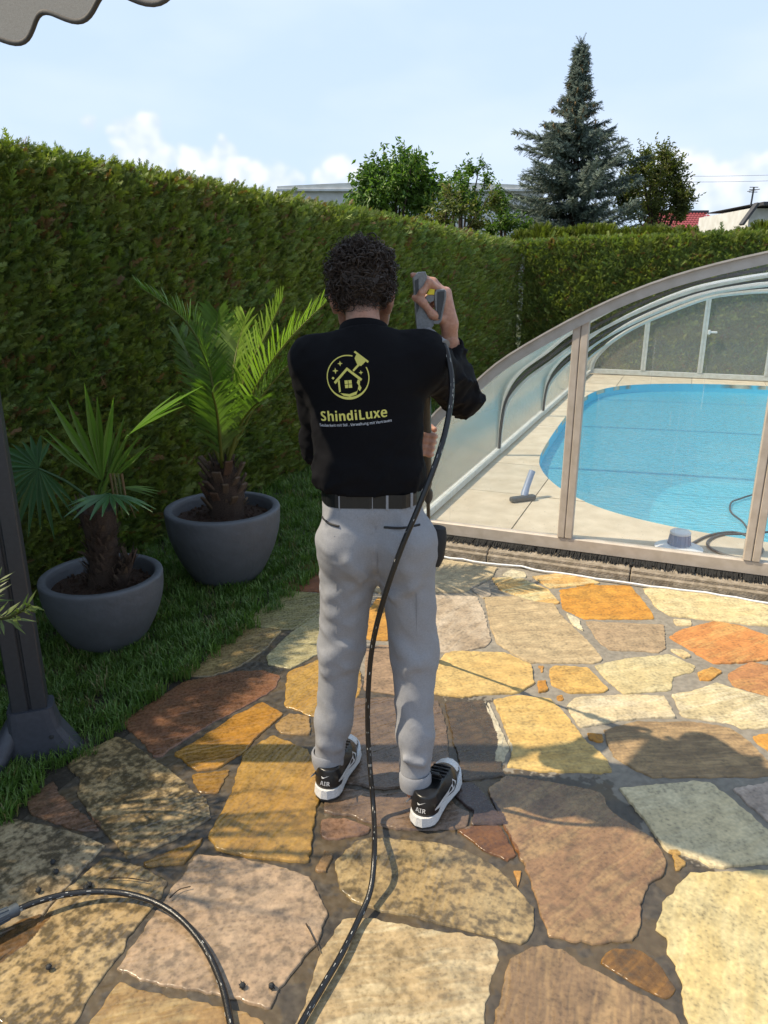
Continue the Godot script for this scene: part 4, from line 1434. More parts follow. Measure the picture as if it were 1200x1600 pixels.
func build_background() -> void:
	var r := RandomNumberGenerator.new()
	r.seed = 15
	# long pale hall far behind
	var f := 42.0
	var a := at_fwd(440, 306, f)
	var b := at_fwd(850, 288, f)
	var hall := thing("industrial_hall", "long low pale grey hall showing between the trees beyond the hedge", "building", Vector3((a.x + b.x) * 0.5, 0, -f))
	var w := b.x - a.x
	var top := maxf(a.y, b.y) - 0.25
	var mb := MB.new()
	mb.box(Vector3(0, top * 0.5, -6), Basis(), Vector3(w, top, 12), 0.02)
	part("wall", mb, M.grey_wall, hall)
	mb = MB.new()
	for k in 16:
		var q0 := -w * 0.5 - 0.2 + (w + 0.4) * k / 16.0
		var q1 := -w * 0.5 - 0.2 + (w + 0.4) * (k + 1) / 16.0
		var y0 := top + 0.02 + 0.22 * sin(PI * k / 16.0)
		var y1 := top + 0.02 + 0.22 * sin(PI * (k + 1) / 16.0)
		mb.quad(Vector3(q0, top - 0.01, 0.15), Vector3(q0, y0 + 0.12, 0.15), Vector3(q1, y1 + 0.12, 0.15), Vector3(q1, top - 0.01, 0.15))
		mb.quad(Vector3(q0, y0 + 0.12, 0.15), Vector3(q0, y0 + 0.12, -12.2), Vector3(q1, y1 + 0.12, -12.2), Vector3(q1, y1 + 0.12, 0.15))
	part("roof", mb, M.white_wall, hall)
	mb = MB.new()
	mb.box(Vector3(0, top - 0.05, 0.22), Basis(), Vector3(w + 0.5, 0.12, 0.1), 0.01)
	part("gutter", mb, M.grey_wall, hall)

	# cherry tree
	var p := at_fwd(618, 340, 21.0)
	p.y = 0.0
	var s := 21.0 / 1150.0 * 1.06
	var blobs := []
	for q in [[620, 280, 55, 50], [575, 300, 38, 40], [660, 300, 40, 42], [590, 262, 26, 26], [632, 245, 20, 26], [655, 262, 24, 22], [560, 325, 28, 28], [690, 285, 18, 20], [600, 330, 50, 34], [575, 268, 16, 14], [648, 242, 12, 16]]:
		var c := at_fwd(q[0], q[1], 21.0 + r.randf_range(-0.7, 0.7)) - p
		blobs.append([c, Vector3(q[2] * s, q[3] * s, q[2] * s * 0.9)])
	leafy_tree("cherry_tree", "bushy deep green broadleaf tree with drooping leaves above the long hedge", "tree", p, blobs, 9000, 0.17, Color(0.085, 0.165, 0.03), Color(0.20, 0.31, 0.06), 31, 0.5)
	# looser young trees between it and the spruce
	var young := [
		[[[722, 300, 22, 40], [735, 262, 14, 18], [762, 275, 10, 16], [715, 270, 14, 16], [752, 252, 5, 14], [700, 292, 14, 20], [745, 315, 30, 30]], 19.0, "green broadleaf sapling with bare upright shoots beside the bushy tree", Color(0.07, 0.15, 0.028), Color(0.18, 0.28, 0.055)],
		[[[690, 335, 34, 26], [715, 318, 30, 24], [665, 340, 20, 18], [745, 345, 22, 22], [700, 300, 14, 16], [770, 310, 12, 24]], 17.5, "yellow green shrub tipped with reddish new leaves above the long hedge", Color(0.10, 0.15, 0.03), Color(0.22, 0.2, 0.06)],
		[[[790, 345, 26, 20], [782, 318, 20, 22], [820, 352, 20, 14], [768, 352, 16, 18], [778, 300, 10, 14]], 18.2, "thin pale green sapling in front of the spruce's lowest boughs", Color(0.07, 0.14, 0.02), Color(0.16, 0.24, 0.05)]]
	for k in 3:
		var e: Array = young[k]
		var fd: float = e[1]
		var px: float = e[0][0][0]
		p = at_fwd(px, 345, fd)
		p.y = 0.0
		s = fd / 1150.0 * 1.06
		blobs = []
		for q in e[0]:
			blobs.append([at_fwd(q[0], q[1], fd + r.randf_range(-0.4, 0.4)) - p, Vector3(q[2] * s, q[3] * s, q[2] * s)])
		leafy_tree("young_tree", e[2], "tree", p, blobs, 2300, 0.11, e[3], e[4], 41 + k, 0.1, "young trees beyond the hedge")
	build_spruce()
	# rounded conifer to the right of the spruce
	p = at_fwd(1028, 345, 26.0)
	p.y = 0.0
	s = 26.0 / 1150.0 * 1.06
	blobs = []
	for q in [[1025, 270, 38, 44], [1000, 258, 26, 28], [1050, 262, 24, 28], [975, 300, 26, 30], [1070, 310, 18, 32], [1035, 238, 14, 14], [1010, 240, 12, 12], [985, 285, 22, 26], [1060, 295, 20, 36], [1020, 315, 50, 36], [1065, 325, 16, 24], [985, 320, 26, 24]]:
		blobs.append([at_fwd(q[0], q[1], 26.0 + r.randf_range(-0.8, 0.8)) - p, Vector3(q[2] * s, q[3] * s, q[2] * s * 0.9)])
	leafy_tree("broad_conifer", "rounded olive green conifer standing right behind the spruce", "tree", p, blobs, 15000, 0.13, Color(0.085, 0.11, 0.035), Color(0.22, 0.225, 0.07), 51, -0.2)
	# unclipped shoots of a second row behind the cross hedge
	var k := 0
	var shoot_mesh := spray_mesh(71)
	for q in [[812, 362, 16], [848, 350, 22], [880, 356, 14], [912, 352, 18], [945, 350, 20], [985, 356, 18], [1020, 352, 22], [1050, 356, 18], [1075, 356, 16], [1118, 362, 14], [1158, 358, 16], [1195, 346, 22], [1240, 346, 24]]:
		var fd := 15.3
		var tip := at_fwd(q[0], q[1] + 2, fd)
		var foot := Vector3(tip.x, 0, tip.z)
		var root := thing("young_thuja", ("bright yellow green young thuja poking up behind the cross hedge"), "shrub", foot, 0.0, "young thujas behind the cross hedge")
		mb = MB.new()
		mb.tube(PackedVector3Array([Vector3(0, -0.05, 0), Vector3(0, tip.y * 0.5, 0), Vector3(0, tip.y, 0)]), PackedFloat32Array([0.04, 0.025, 0.004]), 6)
		part("trunk", mb, M.bark, root)
		var xf := []
		var cols := PackedColorArray()
		var wide: float = q[2] * fd / 1150.0
		for j in 420:
			var h := r.randf_range(0.5, 1.0)
			var rad := wide * 1.5 * pow(1.0 - h, 0.6) * 1.3 * r.randf_range(0.5, 1.1)
			var an := r.randf() * TAU
			var pp := Vector3(cos(an) * rad, tip.y * (0.72 + 0.28 * h) - 0.1, sin(an) * rad)
			xf.append(Transform3D(spray_basis(Vector3(cos(an), 1.5, sin(an)), r.randf_range(0.12, 0.24), r), pp))
			cols.append(Color(0.14, 0.17, 0.028) * r.randf_range(0.6, 1.3))
		many("crown", shoot_mesh, M.thuja, xf, cols, root).set_meta("kind", "stuff")
		k += 1
	# red roofed house
	f = 46.0
	a = at_fwd(1070, 352, f)
	b = at_fwd(1132, 327, f)
	var hs := thing("house", "house with a red tiled roof peeping over the hedge", "house", Vector3((a.x + b.x) * 0.5 - 0.6, 0, -f))
	var hw := b.x - a.x + 1.2
	mb = MB.new()
	mb.box(Vector3(0, a.y * 0.5 - 0.1, -2.5), Basis(), Vector3(hw - 0.3, a.y - 0.2, 5.0), 0.0)
	part("wall", mb, M.white_wall, hs)
	var roof := MB.new()
	var y0 := a.y - 0.25
	var y1 := b.y
	for c in 18:
		for rr in 8:
			var x0 := -hw * 0.5 + hw * c / 18.0
			var x1 := -hw * 0.5 + hw * (c + 1) / 18.0
			var ya := lerpf(y0, y1, rr / 8.0)
			var yb := lerpf(y0, y1, (rr + 1) / 8.0)
			var za := lerpf(0.3, -2.4, rr / 8.0)
			var zb := lerpf(0.3, -2.4, (rr + 1) / 8.0)
			var xm := (x0 + x1) * 0.5
			roof.quad(Vector3(x0, ya, za), Vector3(x0, yb - 0.03, zb), Vector3(xm, yb + 0.03, zb + 0.02), Vector3(xm, ya + 0.07, za + 0.03))
			roof.quad(Vector3(xm, ya + 0.07, za + 0.03), Vector3(xm, yb + 0.03, zb + 0.02), Vector3(x1, yb - 0.03, zb), Vector3(x1, ya, za))
	roof.quad(Vector3(-hw * 0.5, y1, -2.4), Vector3(-hw * 0.5, y0, -5.2), Vector3(hw * 0.5, y0, -5.2), Vector3(hw * 0.5, y1, -2.4))
	part("roof", roof, M.red_tile, hs)
	mb = MB.new()
	mb.bar(Vector3(-hw * 0.5 - 0.05, y1 + 0.06, -2.4), Vector3(hw * 0.5 + 0.05, y1 + 0.06, -2.4), 0.22, 0.14)
	part("ridge", mb, M.roof_dark, hs)
	# white house with a dark roof and an aerial
	f = 38.0
	a = at_fwd(1158, 345, f)
	b = at_fwd(1176, 322, f)
	hs = thing("house", "white house with dark roof edge and an aerial on top", "house", Vector3(b.x, 0, -f))
	var eh := b.y
	mb = MB.new()
	mb.box(Vector3(3.0, eh * 0.5 - 0.05, -3.0), Basis(), Vector3(6.2, eh - 0.1, 6.0), 0.0)
	part("wall", mb, M.white_wall, hs)
	mb = MB.new()
	mb.bar(Vector3(0.2, eh + 0.06, 0.3), Vector3(7.0, eh + 0.14, 0.3), 0.7, 0.16, Vector3.UP, 0.01)
	mb.quad(Vector3(0.2, eh + 0.14, 0.65), Vector3(0.2, eh + 0.14, -6.4), Vector3(7.0, eh + 0.22, -6.4), Vector3(7.0, eh + 0.22, 0.65))
	mb.bar(Vector3(0.05, eh + 0.1, 0.3), Vector3(a.x - b.x - 0.1, a.y - 0.2, 0.3), 0.12, 0.4, Vector3(0, 0, 1), 0.01)
	part("roof", mb, M.roof_dark, hs)
	mb = MB.new()
	var an0 := at_fwd(1173, 322, f) - hs.position
	var an1 := at_fwd(1178, 293, f) - hs.position
	mb.bar(an0, an1, 0.06, 0.06, Vector3(0, 0, 1), 0.0)
	for q in [0.98, 0.85, 0.72]:
		var c2 := an0.lerp(an1, q)
		mb.bar(c2 - Vector3(0.2, -0.03, 0), c2 + Vector3(0.2, 0.03, 0), 0.03, 0.03, Vector3(0, 0, 1), 0.0)
	mb.bar(an0.lerp(an1, 0.85) - Vector3(0.05, 0, 0.5), an0.lerp(an1, 0.85) + Vector3(0.05, 0, 0.5), 0.03, 0.03, Vector3.UP, 0.0)
	part("aerial", mb, M.wire, hs)
	# overhead wires
	for y in [274, 283]:
		mb = MB.new()
		mb.tube(spline([at_fwd(1000, y + 1, 60.0), at_fwd(1140, y + 1, 60.0), at_fwd(1320, y - 4, 60.0)], 6), PackedFloat32Array([0.011]), 4)
		tag(part("overhead_wire", mb, M.wire), "thin overhead wire crossing the sky above the red roof", "wire", "overhead wires")

# ---------------------------------------------------------------- garden swing frame with its awning
func build_swing() -> void:
	var px := -1.21
	var pf := 2.20
	var root := thing("garden_swing_frame", "dark grey garden swing post with curved plastic foot and scalloped grey awning", "swing frame", Vector3(px, 0, -pf))
	var mb := MB.new()
	var h0 := 0.17
	var h1 := 2.30
	var turn := Basis(Vector3.UP, 0.35)
	for sd in [[-0.030, 0.052], [0.029, 0.050]]:
		mb.box(turn * Vector3(sd[0], 0, 0) + Vector3(0, (h0 - 0.06 + h1) * 0.5, 0), turn, Vector3(sd[1], h1 - h0 + 0.06, 0.075), 0.004)
	mb.box(Vector3(0, (h0 + h1) * 0.5, 0), turn, Vector3(0.05, h1 - h0, 0.05), 0.0)
	part("post", mb, M.post_metal, root)
	# foot bracket: a sleeve that flares into two curved runners
	mb = MB.new()
	var sec := [[0.205, 0.145, 0.10, 0.0, 0.0], [0.175, 0.148, 0.105, 0.0, 0.0], [0.12, 0.165, 0.11, 0.004, 0.0], [0.06, 0.215, 0.115, 0.012, 0.0], [0.0, 0.26, 0.12, 0.02, 0.0]]
	var ringp := []
	for s in sec:
		var row := []
		for k in 16:
			var an := TAU * (k + 0.5) / 16.0
			var sx := signf(cos(an)) * pow(absf(cos(an)), 0.35)
			var sz := signf(sin(an)) * pow(absf(sin(an)), 0.35)
			row.append(turn * Vector3(sx * s[1] * 0.5 + s[3], 0, sz * s[2] * 0.5) + Vector3(0, s[0], 0))
		ringp.append(row)
	for j in ringp.size() - 1:
		for k in 16:
			var k2 := (k + 1) % 16
			mb.quad(ringp[j][k], ringp[j + 1][k], ringp[j + 1][k2], ringp[j][k2])
	for k in 16:
		mb.tri(Vector3(0, 0.205, 0), ringp[0][k], ringp[0][(k + 1) % 16])
	part("foot_bracket", mb, M.post_plastic, root)
	var foot_end := on_ground(-25, 1235) - root.position
	mb = MB.new()
	mb.tube(spline([turn * Vector3(-0.055, 0.15, 0.0), turn * Vector3(-0.085, 0.10, 0.03), (turn * Vector3(-0.1, 0.05, 0.06)).lerp(foot_end, 0.35) + Vector3(0, 0.02, 0), foot_end + Vector3(0, 0.03, 0), foot_end + (foot_end * 1.0) + Vector3(0, 0.03, 0)], 6), smooth_rad([0.03, 0.036, 0.034, 0.03, 0.028], 6), 10)
	part("runner", mb, M.post_plastic, root)
	for q in [Vector2(0.055, 0.10), Vector2(0.0, 0.055)]:
		mb = MB.new()
		mb.lathe(turn * Vector3(q.x, q.y, 0.052), turn * Basis(Vector3.RIGHT, PI / 2), PackedVector2Array([Vector2(0.0, 0.008), Vector2(0.007, 0.007), Vector2(0.009, 0.0)]), 10)
		part("bolt", mb, M.rubber, root)
	# awning: a sheet with a scalloped hem
	var A := Vector3(-0.83, 2.1, -1.84)
	var dirn := Vector3(0.886, 0, 0.464)
	var away := Vector3(0.464, 0, -0.886)
	mb = MB.new()
	var n := 160
	var t0 := -0.16
	var t1 := 1.9
	var rows := 6
	var hem := []
	for k in n + 1:
		var t := lerpf(t0, t1, float(k) / n)
		var y := 2.098 + 0.045 * t + 0.015 * cos(TAU * (t - 0.135) / 0.20) + 0.004 * sin(t * 9.0)
		var wave := 0.010 * sin(t * 31.0) + 0.007 * sin(t * 12.0 + 1.0)
		var base := A + dirn * t - root.position
		hem.append(Vector3(base.x, y, base.z) + away * wave)
		for j in rows + 1:
			var f := float(j) / rows
			var yy := lerpf(y, 2.29, f)
			mb.vert(Vector3(base.x, yy, base.z) + away * wave * (1.0 - f), -away, Vector2(t, f))
	for k in n:
		for j in rows:
			var a := k * (rows + 1) + j
			mb.i.append_array([a, a + 1, a + rows + 2, a, a + rows + 2, a + rows + 1])
	var base0 := mb.v.size()
	for k in 21:
		var t := lerpf(t0, t1, k / 20.0)
		for j in 5:
			var f := j / 4.0
			var q := A + dirn * t + away * 0.44 * f - root.position
			mb.vert(Vector3(q.x, 2.29 + 0.10 * f - 0.03 * sin(PI * f), q.z), Vector3.UP, Vector2(t, f))
	for k in 20:
		for j in 4:
			var a := base0 + k * 5 + j
			mb.i.append_array([a, a + 1, a + 6, a, a + 6, a + 5])
	part("awning", mb, M.awning, root)
	mb = MB.new()
	mb.tube(PackedVector3Array(hem), PackedFloat32Array([0.0055]), 6)
	part("hem_piping", mb, M.awning_trim, root)
	mb = MB.new()
	var q0 := A + dirn * t0 + away * 0.44 - root.position
	mb.bar(Vector3(0, 2.28, 0), Vector3(q0.x, 2.36, q0.z), 0.03, 0.03)
	part("arm", mb, M.post_metal, root)

# ---------------------------------------------------------------- planters and palms
func planter(label: String, at: Vector3, R: float, H: float, seed_: int) -> Node3D:
	var root := thing("planter", label, "plant pot", at, seed_ * 0.7, "grey stone planters on the lawn")
	var mb := MB.new()
	var prof := PackedVector2Array([Vector2(0.0, 0.0), Vector2(R * 0.50, 0.0), Vector2(R * 0.56, 0.012)])
	for k in 12:
		var f := (k + 1) / 12.0
		prof.append(Vector2(R * (0.56 + 0.44 * pow(sin(f * PI * 0.5), 0.85)), lerpf(0.012, H - 0.03, f)))
	prof.append_array(PackedVector2Array([Vector2(R * 1.005, H - 0.012), Vector2(R * 0.995, H - 0.003), Vector2(R * 0.975, H), Vector2(R * 0.89, H), Vector2(R * 0.87, H - 0.006), Vector2(R * 0.86, H - 0.03), Vector2(R * 0.80, H * 0.55)]))
	mb.lathe(Vector3.ZERO, Basis(), prof, 64)
	part("pot", mb, M.pot_stone, root)
	mb = MB.new()
	var rr := R * 0.86
	var yy := H - 0.065
	for j in 9:
		for k in 36:
			var an := TAU * k / 36.0
			var q := rr * j / 8.0
			var p := Vector3(cos(an) * q, 0, sin(an) * q)
			p.y = yy + n_mid.get_noise_2d(p.x * 9.0 + seed_, p.z * 9.0) * 0.014 + 0.03 * (1.0 - float(j) / 8.0)
			mb.vert(p, Vector3.UP)
	for j in 8:
		for k in 36:
			var a := j * 36 + k
			var b := j * 36 + (k + 1) % 36
			mb.i.append_array([a, a + 36, b + 36, a, b + 36, b])
	# crumbs and bits of straw on top
	var r := RandomNumberGenerator.new()
	r.seed = seed_
	for k in 160:
		var an := r.randf() * TAU
		var q := rr * sqrt(r.randf()) * 0.95
		mb.box(Vector3(cos(an) * q, yy + 0.03 * (1.0 - q / rr) + 0.006, sin(an) * q), Basis.from_euler(Vector3(r.randf() * 6, r.randf() * 6, r.randf() * 6)), Vector3(r.randf_range(0.006, 0.02), r.randf_range(0.004, 0.010), r.randf_range(0.005, 0.014)), 0.0)
	part("compost", mb, M.compost, root)
	return root

func shaggy_trunk(mb: MB, path: PackedVector3Array, rad: PackedFloat32Array, fibres: int, seed_: int, flare: float) -> void:
	var r := RandomNumberGenerator.new()
	r.seed = seed_
	mb.use_col = true
	mb.col = Color(0.55, 0.5, 0.5)
	mb.tube(path, rad, 14)
	for k in fibres:
		var f := r.randf()
		var idx := f * (path.size() - 1)
		var p := path[int(idx)].lerp(path[mini(int(idx) + 1, path.size() - 1)], idx - int(idx))
		var rr := lerpf(rad[0], rad[rad.size() - 1], f) if rad.size() == 2 else rad[mini(int(idx), rad.size() - 1)]
		var an := r.randf() * TAU
		var o := Vector3(cos(an), 0, sin(an))
		var a := p + o * rr * 0.85
		var l := r.randf_range(0.03, 0.085)
		var d := (o * r.randf_range(0.15, 0.9) * flare + Vector3(r.randf_range(-0.3, 0.3), r.randf_range(0.4, 1.0), r.randf_range(-0.3, 0.3))).normalized()
		var w := d.cross(o).normalized() * r.randf_range(0.004, 0.014)
		mb.col = Color(1, 1, 1) * r.randf_range(0.4, 1.7) * (Color(1.25, 1.1, 0.95) if r.randf() < 0.4 else Color(0.8, 0.75, 0.8))
		mb.quad(a - w, a + w, a + d * l + w * 0.3, a + d * l * 0.96 - w * 0.3)

func fan_leaf(root: Node3D, base: Vector3, hub: Vector3, dir: Vector3, face: Vector3, rad: float, span: float, segs: int, droop: float, c: Color, seed_: int, called := "leaf") -> void:
	# a palmate leaf: petiole from base to hub, folded segments fanning round dir in the plane across face
	var r := RandomNumberGenerator.new()
	r.seed = seed_
	var mb := MB.new()
	mb.use_col = true
	mb.col = c * 0.9
	mb.tube(spline([base, base.lerp(hub, 0.5) + Vector3(0, 0.02, 0), hub], 5), smooth_rad([0.009, 0.007, 0.005], 5), 6)
	var y := dir.normalized()
	var z := (face - y * face.dot(y)).normalized()
	var x := y.cross(z)
	for k in segs:
		var f := (k + 0.5) / segs * 2.0 - 1.0
		var an := f * span * 0.5 + r.randf_range(-0.05, 0.05)
		var half := span / segs * 0.5
		var L := rad * (1.0 - 0.28 * f * f) * r.randf_range(0.78, 1.12)
		mb.col = c * r.randf_range(0.75, 1.25)
		var rows := []
		for s in 7:
			var q := s / 6.0
			var d := L * q
			var wide := tan(half) * d if q < 0.5 else lerpf(tan(half) * L * 0.5, 0.001, pow((q - 0.5) / 0.5, 1.2))
			var bend := -droop * q * q * L
			var mid := hub + (y * cos(an) + x * sin(an)) * d + Vector3(0, bend, 0) - z * 0.4 * wide
			var sdv := (-y * sin(an) + x * cos(an))
			rows.append([mid - sdv * wide + z * 0.8 * wide, mid, mid + sdv * wide + z * 0.8 * wide])
		for s in 6:
			mb.quad(rows[s][0], rows[s + 1][0], rows[s + 1][1], rows[s][1])
			mb.quad(rows[s][1], rows[s + 1][1], rows[s + 1][2], rows[s][2])
	part(called, mb, M.frond, root)

func feather_frond(root: Node3D, pts: Array, len_: float, pairs: int, c: Color, seed_: int, vee := 0.5) -> void:
	var r := RandomNumberGenerator.new()
	r.seed = seed_
	var mb := MB.new()
	mb.use_col = true
	var path := spline(pts, 8)
	mb.col = Color(0.17, 0.19, 0.04)
	mb.tube(path, smooth_rad([0.011, 0.008, 0.005, 0.002], int(ceil(path.size() / 3.0))), 6)
	for k in pairs:
		var f := 0.16 + 0.84 * k / pairs
		var idx := f * (path.size() - 1)
		var i0 := int(idx)
		var p := path[i0].lerp(path[mini(i0 + 1, path.size() - 1)], idx - i0)
		var d := (path[mini(i0 + 1, path.size() - 1)] - path[maxi(i0 - 1, 0)]).normalized()
		var side := d.cross(Vector3.UP)
		if side.length() < 0.2: side = d.cross(Vector3(0, 0, 1))
		side = side.normalized()
		var up := side.cross(d).normalized()
		if up.y < 0.0: up = -up
		for sd in [-1.0, 1.0]:
			var L := len_ * (0.45 + 0.75 * sin(PI * clampf(f * 0.85 + 0.1, 0, 1))) * r.randf_range(0.85, 1.1)
			var dd: Vector3 = (d * lerpf(0.6, 1.1, f) + side * sd * r.randf_range(0.75, 1.0) + up * vee * r.randf_range(0.5, 1.2)).normalized()
			var w := dd.cross(up).normalized() * 0.0075
			mb.col = c * r.randf_range(0.7, 1.3)
			var m1 := p + dd * L * 0.35 + up * 0.004
			var m2 := p + dd * L * 0.72 - Vector3(0, L * 0.04, 0)
			var e := p + dd * L - Vector3(0, L * 0.12, 0)
			mb.quad(p - w * 0.5, m1 - w, m1 + w, p + w * 0.5)
			mb.quad(m1 - w, m2 - w * 0.8, m2 + w * 0.8, m1 + w)
			mb.tri(m2 - w * 0.8, e, m2 + w * 0.8)
	part("frond", mb, M.frond, root)

func build_pots() -> void:
	# nearer pot with a fan palm
	var f1 := 3.03
	var a := on_ground(172, 1008)
	a = Vector3(-1.255, 0.012, -f1)
	var pot1 := planter("smaller grey stone pot with the short fan palm, nearer the swing post", a, 0.262, 0.335, 3)
	var palm := thing("fan_palm", "short fan palm with shaggy brown stem in the smaller grey pot", "palm", a + Vector3(0, 0.28, 0))
	var mb := MB.new()
	var o := palm.position
	var st := spline([at_fwd(160, 940, f1) - o, at_fwd(163, 880, f1) - o, at_fwd(158, 835, f1) - o, at_fwd(152, 795, f1) - o], 5)
	shaggy_trunk(mb, st, smooth_rad([0.075, 0.062, 0.066, 0.082], 5), 420, 5, 0.6)
	part("stem", mb, M.palm_fibre, palm)
	mb = MB.new()
	shaggy_trunk(mb, spline([at_fwd(180, 930, f1 - 0.03) - o, at_fwd(192, 900, f1 - 0.03) - o, at_fwd(203, 872, f1 - 0.02) - o], 4), smooth_rad([0.035, 0.03, 0.02], 4), 120, 6, 0.5)
	part("stem_stub", mb, M.palm_fibre, palm)
	var crown := at_fwd(153, 790, f1) - o
	var cam_dir := Vector3(0.38, 0.35, 0.9).normalized()
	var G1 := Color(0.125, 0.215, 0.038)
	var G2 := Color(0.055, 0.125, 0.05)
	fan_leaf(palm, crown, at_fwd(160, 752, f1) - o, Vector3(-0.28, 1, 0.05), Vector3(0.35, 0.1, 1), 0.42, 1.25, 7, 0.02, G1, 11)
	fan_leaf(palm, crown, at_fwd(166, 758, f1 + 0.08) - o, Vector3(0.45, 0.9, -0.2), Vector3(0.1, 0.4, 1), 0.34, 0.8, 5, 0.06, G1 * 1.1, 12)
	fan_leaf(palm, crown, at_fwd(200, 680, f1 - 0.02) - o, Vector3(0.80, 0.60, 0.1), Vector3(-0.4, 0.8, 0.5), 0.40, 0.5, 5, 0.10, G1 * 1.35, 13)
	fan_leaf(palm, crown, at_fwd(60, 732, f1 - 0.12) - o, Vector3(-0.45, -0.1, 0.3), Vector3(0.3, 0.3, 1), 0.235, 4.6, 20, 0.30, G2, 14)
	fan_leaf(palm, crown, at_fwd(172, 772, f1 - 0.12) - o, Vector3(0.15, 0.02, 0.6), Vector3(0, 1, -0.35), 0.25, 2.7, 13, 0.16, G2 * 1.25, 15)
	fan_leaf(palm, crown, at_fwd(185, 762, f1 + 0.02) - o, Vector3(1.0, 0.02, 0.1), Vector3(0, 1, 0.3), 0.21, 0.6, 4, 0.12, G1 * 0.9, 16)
	for k in 4:
		mb = MB.new()
		mb.use_col = true
		mb.col = [Color(0.22, 0.15, 0.07), Color(0.19, 0.17, 0.07), Color(0.12, 0.15, 0.05), Color(0.2, 0.13, 0.06)][k]
		var q0 := at_fwd(172 + k * 6, 740, f1 - 0.1) - o
		mb.tube(PackedVector3Array([q0, q0 + Vector3(0.008, -0.09, 0.01), q0 + Vector3(0.012 + 0.01 * k, -0.19, 0.01)]), PackedFloat32Array([0.006, 0.005, 0.001]), 4)
		part("dry_leaf_strip", mb, M.frond, palm)
	# farther pot with a feather palm
	var f2 := 3.78
	var b := Vector3(-0.868, 0.012, -f2)
	var pot2 := planter("larger grey stone pot with the feather palm, farther from the swing post", b, 0.305, 0.415, 8)
	palm = thing("date_palm", "young feather palm with arching green fronds in the larger grey pot", "palm", b + Vector3(0, 0.35, 0))
	o = palm.position
	mb = MB.new()
	shaggy_trunk(mb, spline([at_fwd(354, 812, f2) - o, at_fwd(354, 780, f2) - o, at_fwd(349, 745, f2) - o, at_fwd(347, 722, f2) - o], 4), smooth_rad([0.085, 0.10, 0.085, 0.05], 4), 200, 15, 0.5)
	part("stem", mb, M.palm_fibre, palm)
	# cut frond bases, like scales
	for k in 26:
		mb = MB.new()
		mb.use_col = true
		var r := RandomNumberGenerator.new()
		r.seed = 300 + k
		mb.col = Color(1.5, 1.15, 0.95) * r.randf_range(0.5, 1.3)
		var an := k * 2.4
		var hh := 0.02 + k * 0.0085
		var od := Vector3(cos(an), 0, sin(an))
		var c0 := (at_fwd(352, 800, f2) - o) + Vector3(0, hh, 0)
		var q0 := c0 + od * 0.075
		var q1 := c0 + od * (0.115 + r.randf_range(0, 0.02)) + Vector3(0, 0.055 + r.randf_range(0, 0.03), 0)
		mb.bar(q0, q1, r.randf_range(0.03, 0.05), 0.012, od, 0.003)
		part("frond_base", mb, M.palm_fibre, palm)
	var fr := [
		[[350, 722, 0.0], [330, 590, 0.05], [292, 505, 0.05], [215, 447, 0.0]],
		[[348, 722, 0.05], [340, 610, 0.2], [338, 540, 0.3], [340, 490, 0.35]],
		[[352, 722, 0.0], [382, 595, 0.05], [418, 520, 0.1], [443, 465, 0.12]],
		[[356, 722, -0.03], [398, 610, -0.08], [448, 535, -0.1], [510, 472, -0.1]],
		[[347, 730, -0.06], [343, 680, -0.2], [338, 640, -0.32], [331, 612, -0.42]],
		[[345, 722, 0.03], [322, 640, 0.15], [300, 570, 0.25], [278, 520, 0.3]],
		[[356, 720, 0.02], [395, 640, 0.0], [432, 590, 0.0], [462, 560, 0.02]],
		[[350, 720, 0.05], [362, 600, 0.15], [372, 540, 0.25], [385, 500, 0.3]],
		[[344, 722, -0.05], [322, 670, -0.1], [298, 640, -0.16], [278, 625, -0.2]],
		[[356, 722, -0.05], [372, 670, -0.12], [392, 640, -0.2], [405, 628, -0.26]]]
	for k in fr.size():
		var pts := []
		for q in fr[k]: pts.append(at_fwd(q[0], q[1], f2 + q[2]) - o)
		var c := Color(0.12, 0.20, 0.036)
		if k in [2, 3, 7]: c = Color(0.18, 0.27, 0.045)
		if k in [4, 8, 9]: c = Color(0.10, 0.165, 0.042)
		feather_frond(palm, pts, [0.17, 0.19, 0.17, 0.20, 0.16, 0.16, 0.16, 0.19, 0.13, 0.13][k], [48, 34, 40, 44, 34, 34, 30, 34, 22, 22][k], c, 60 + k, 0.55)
	# oleander standing just outside the picture, one twig reaching in
	var ol := thing("oleander_bush", "narrow leaved oleander twigs reaching in front of the swing post", "shrub", Vector3(-1.62, 0.0, -1.78))
	o = ol.position
	var r := RandomNumberGenerator.new()
	r.seed = 8
	var stems := [[at_fwd(-170, 1180, 1.9), at_fwd(-70, 1000, 1.9), at_fwd(15, 965, 1.88), at_fwd(48, 945, 1.86)], [at_fwd(-170, 1180, 1.9), at_fwd(-80, 960, 1.95), at_fwd(-25, 940, 1.95), at_fwd(-4, 905, 1.95)]]
	for k in 20:
		var an := r.randf() * TAU
		var tip := Vector3(cos(an) * r.randf_range(0.15, 0.40), r.randf_range(1.3, 2.35), sin(an) * r.randf_range(0.1, 0.35)) + o
		stems.append([o, o.lerp(tip, 0.4) + Vector3(0, 0.15, 0), o.lerp(tip, 0.75) + Vector3(0, 0.08, 0), tip])
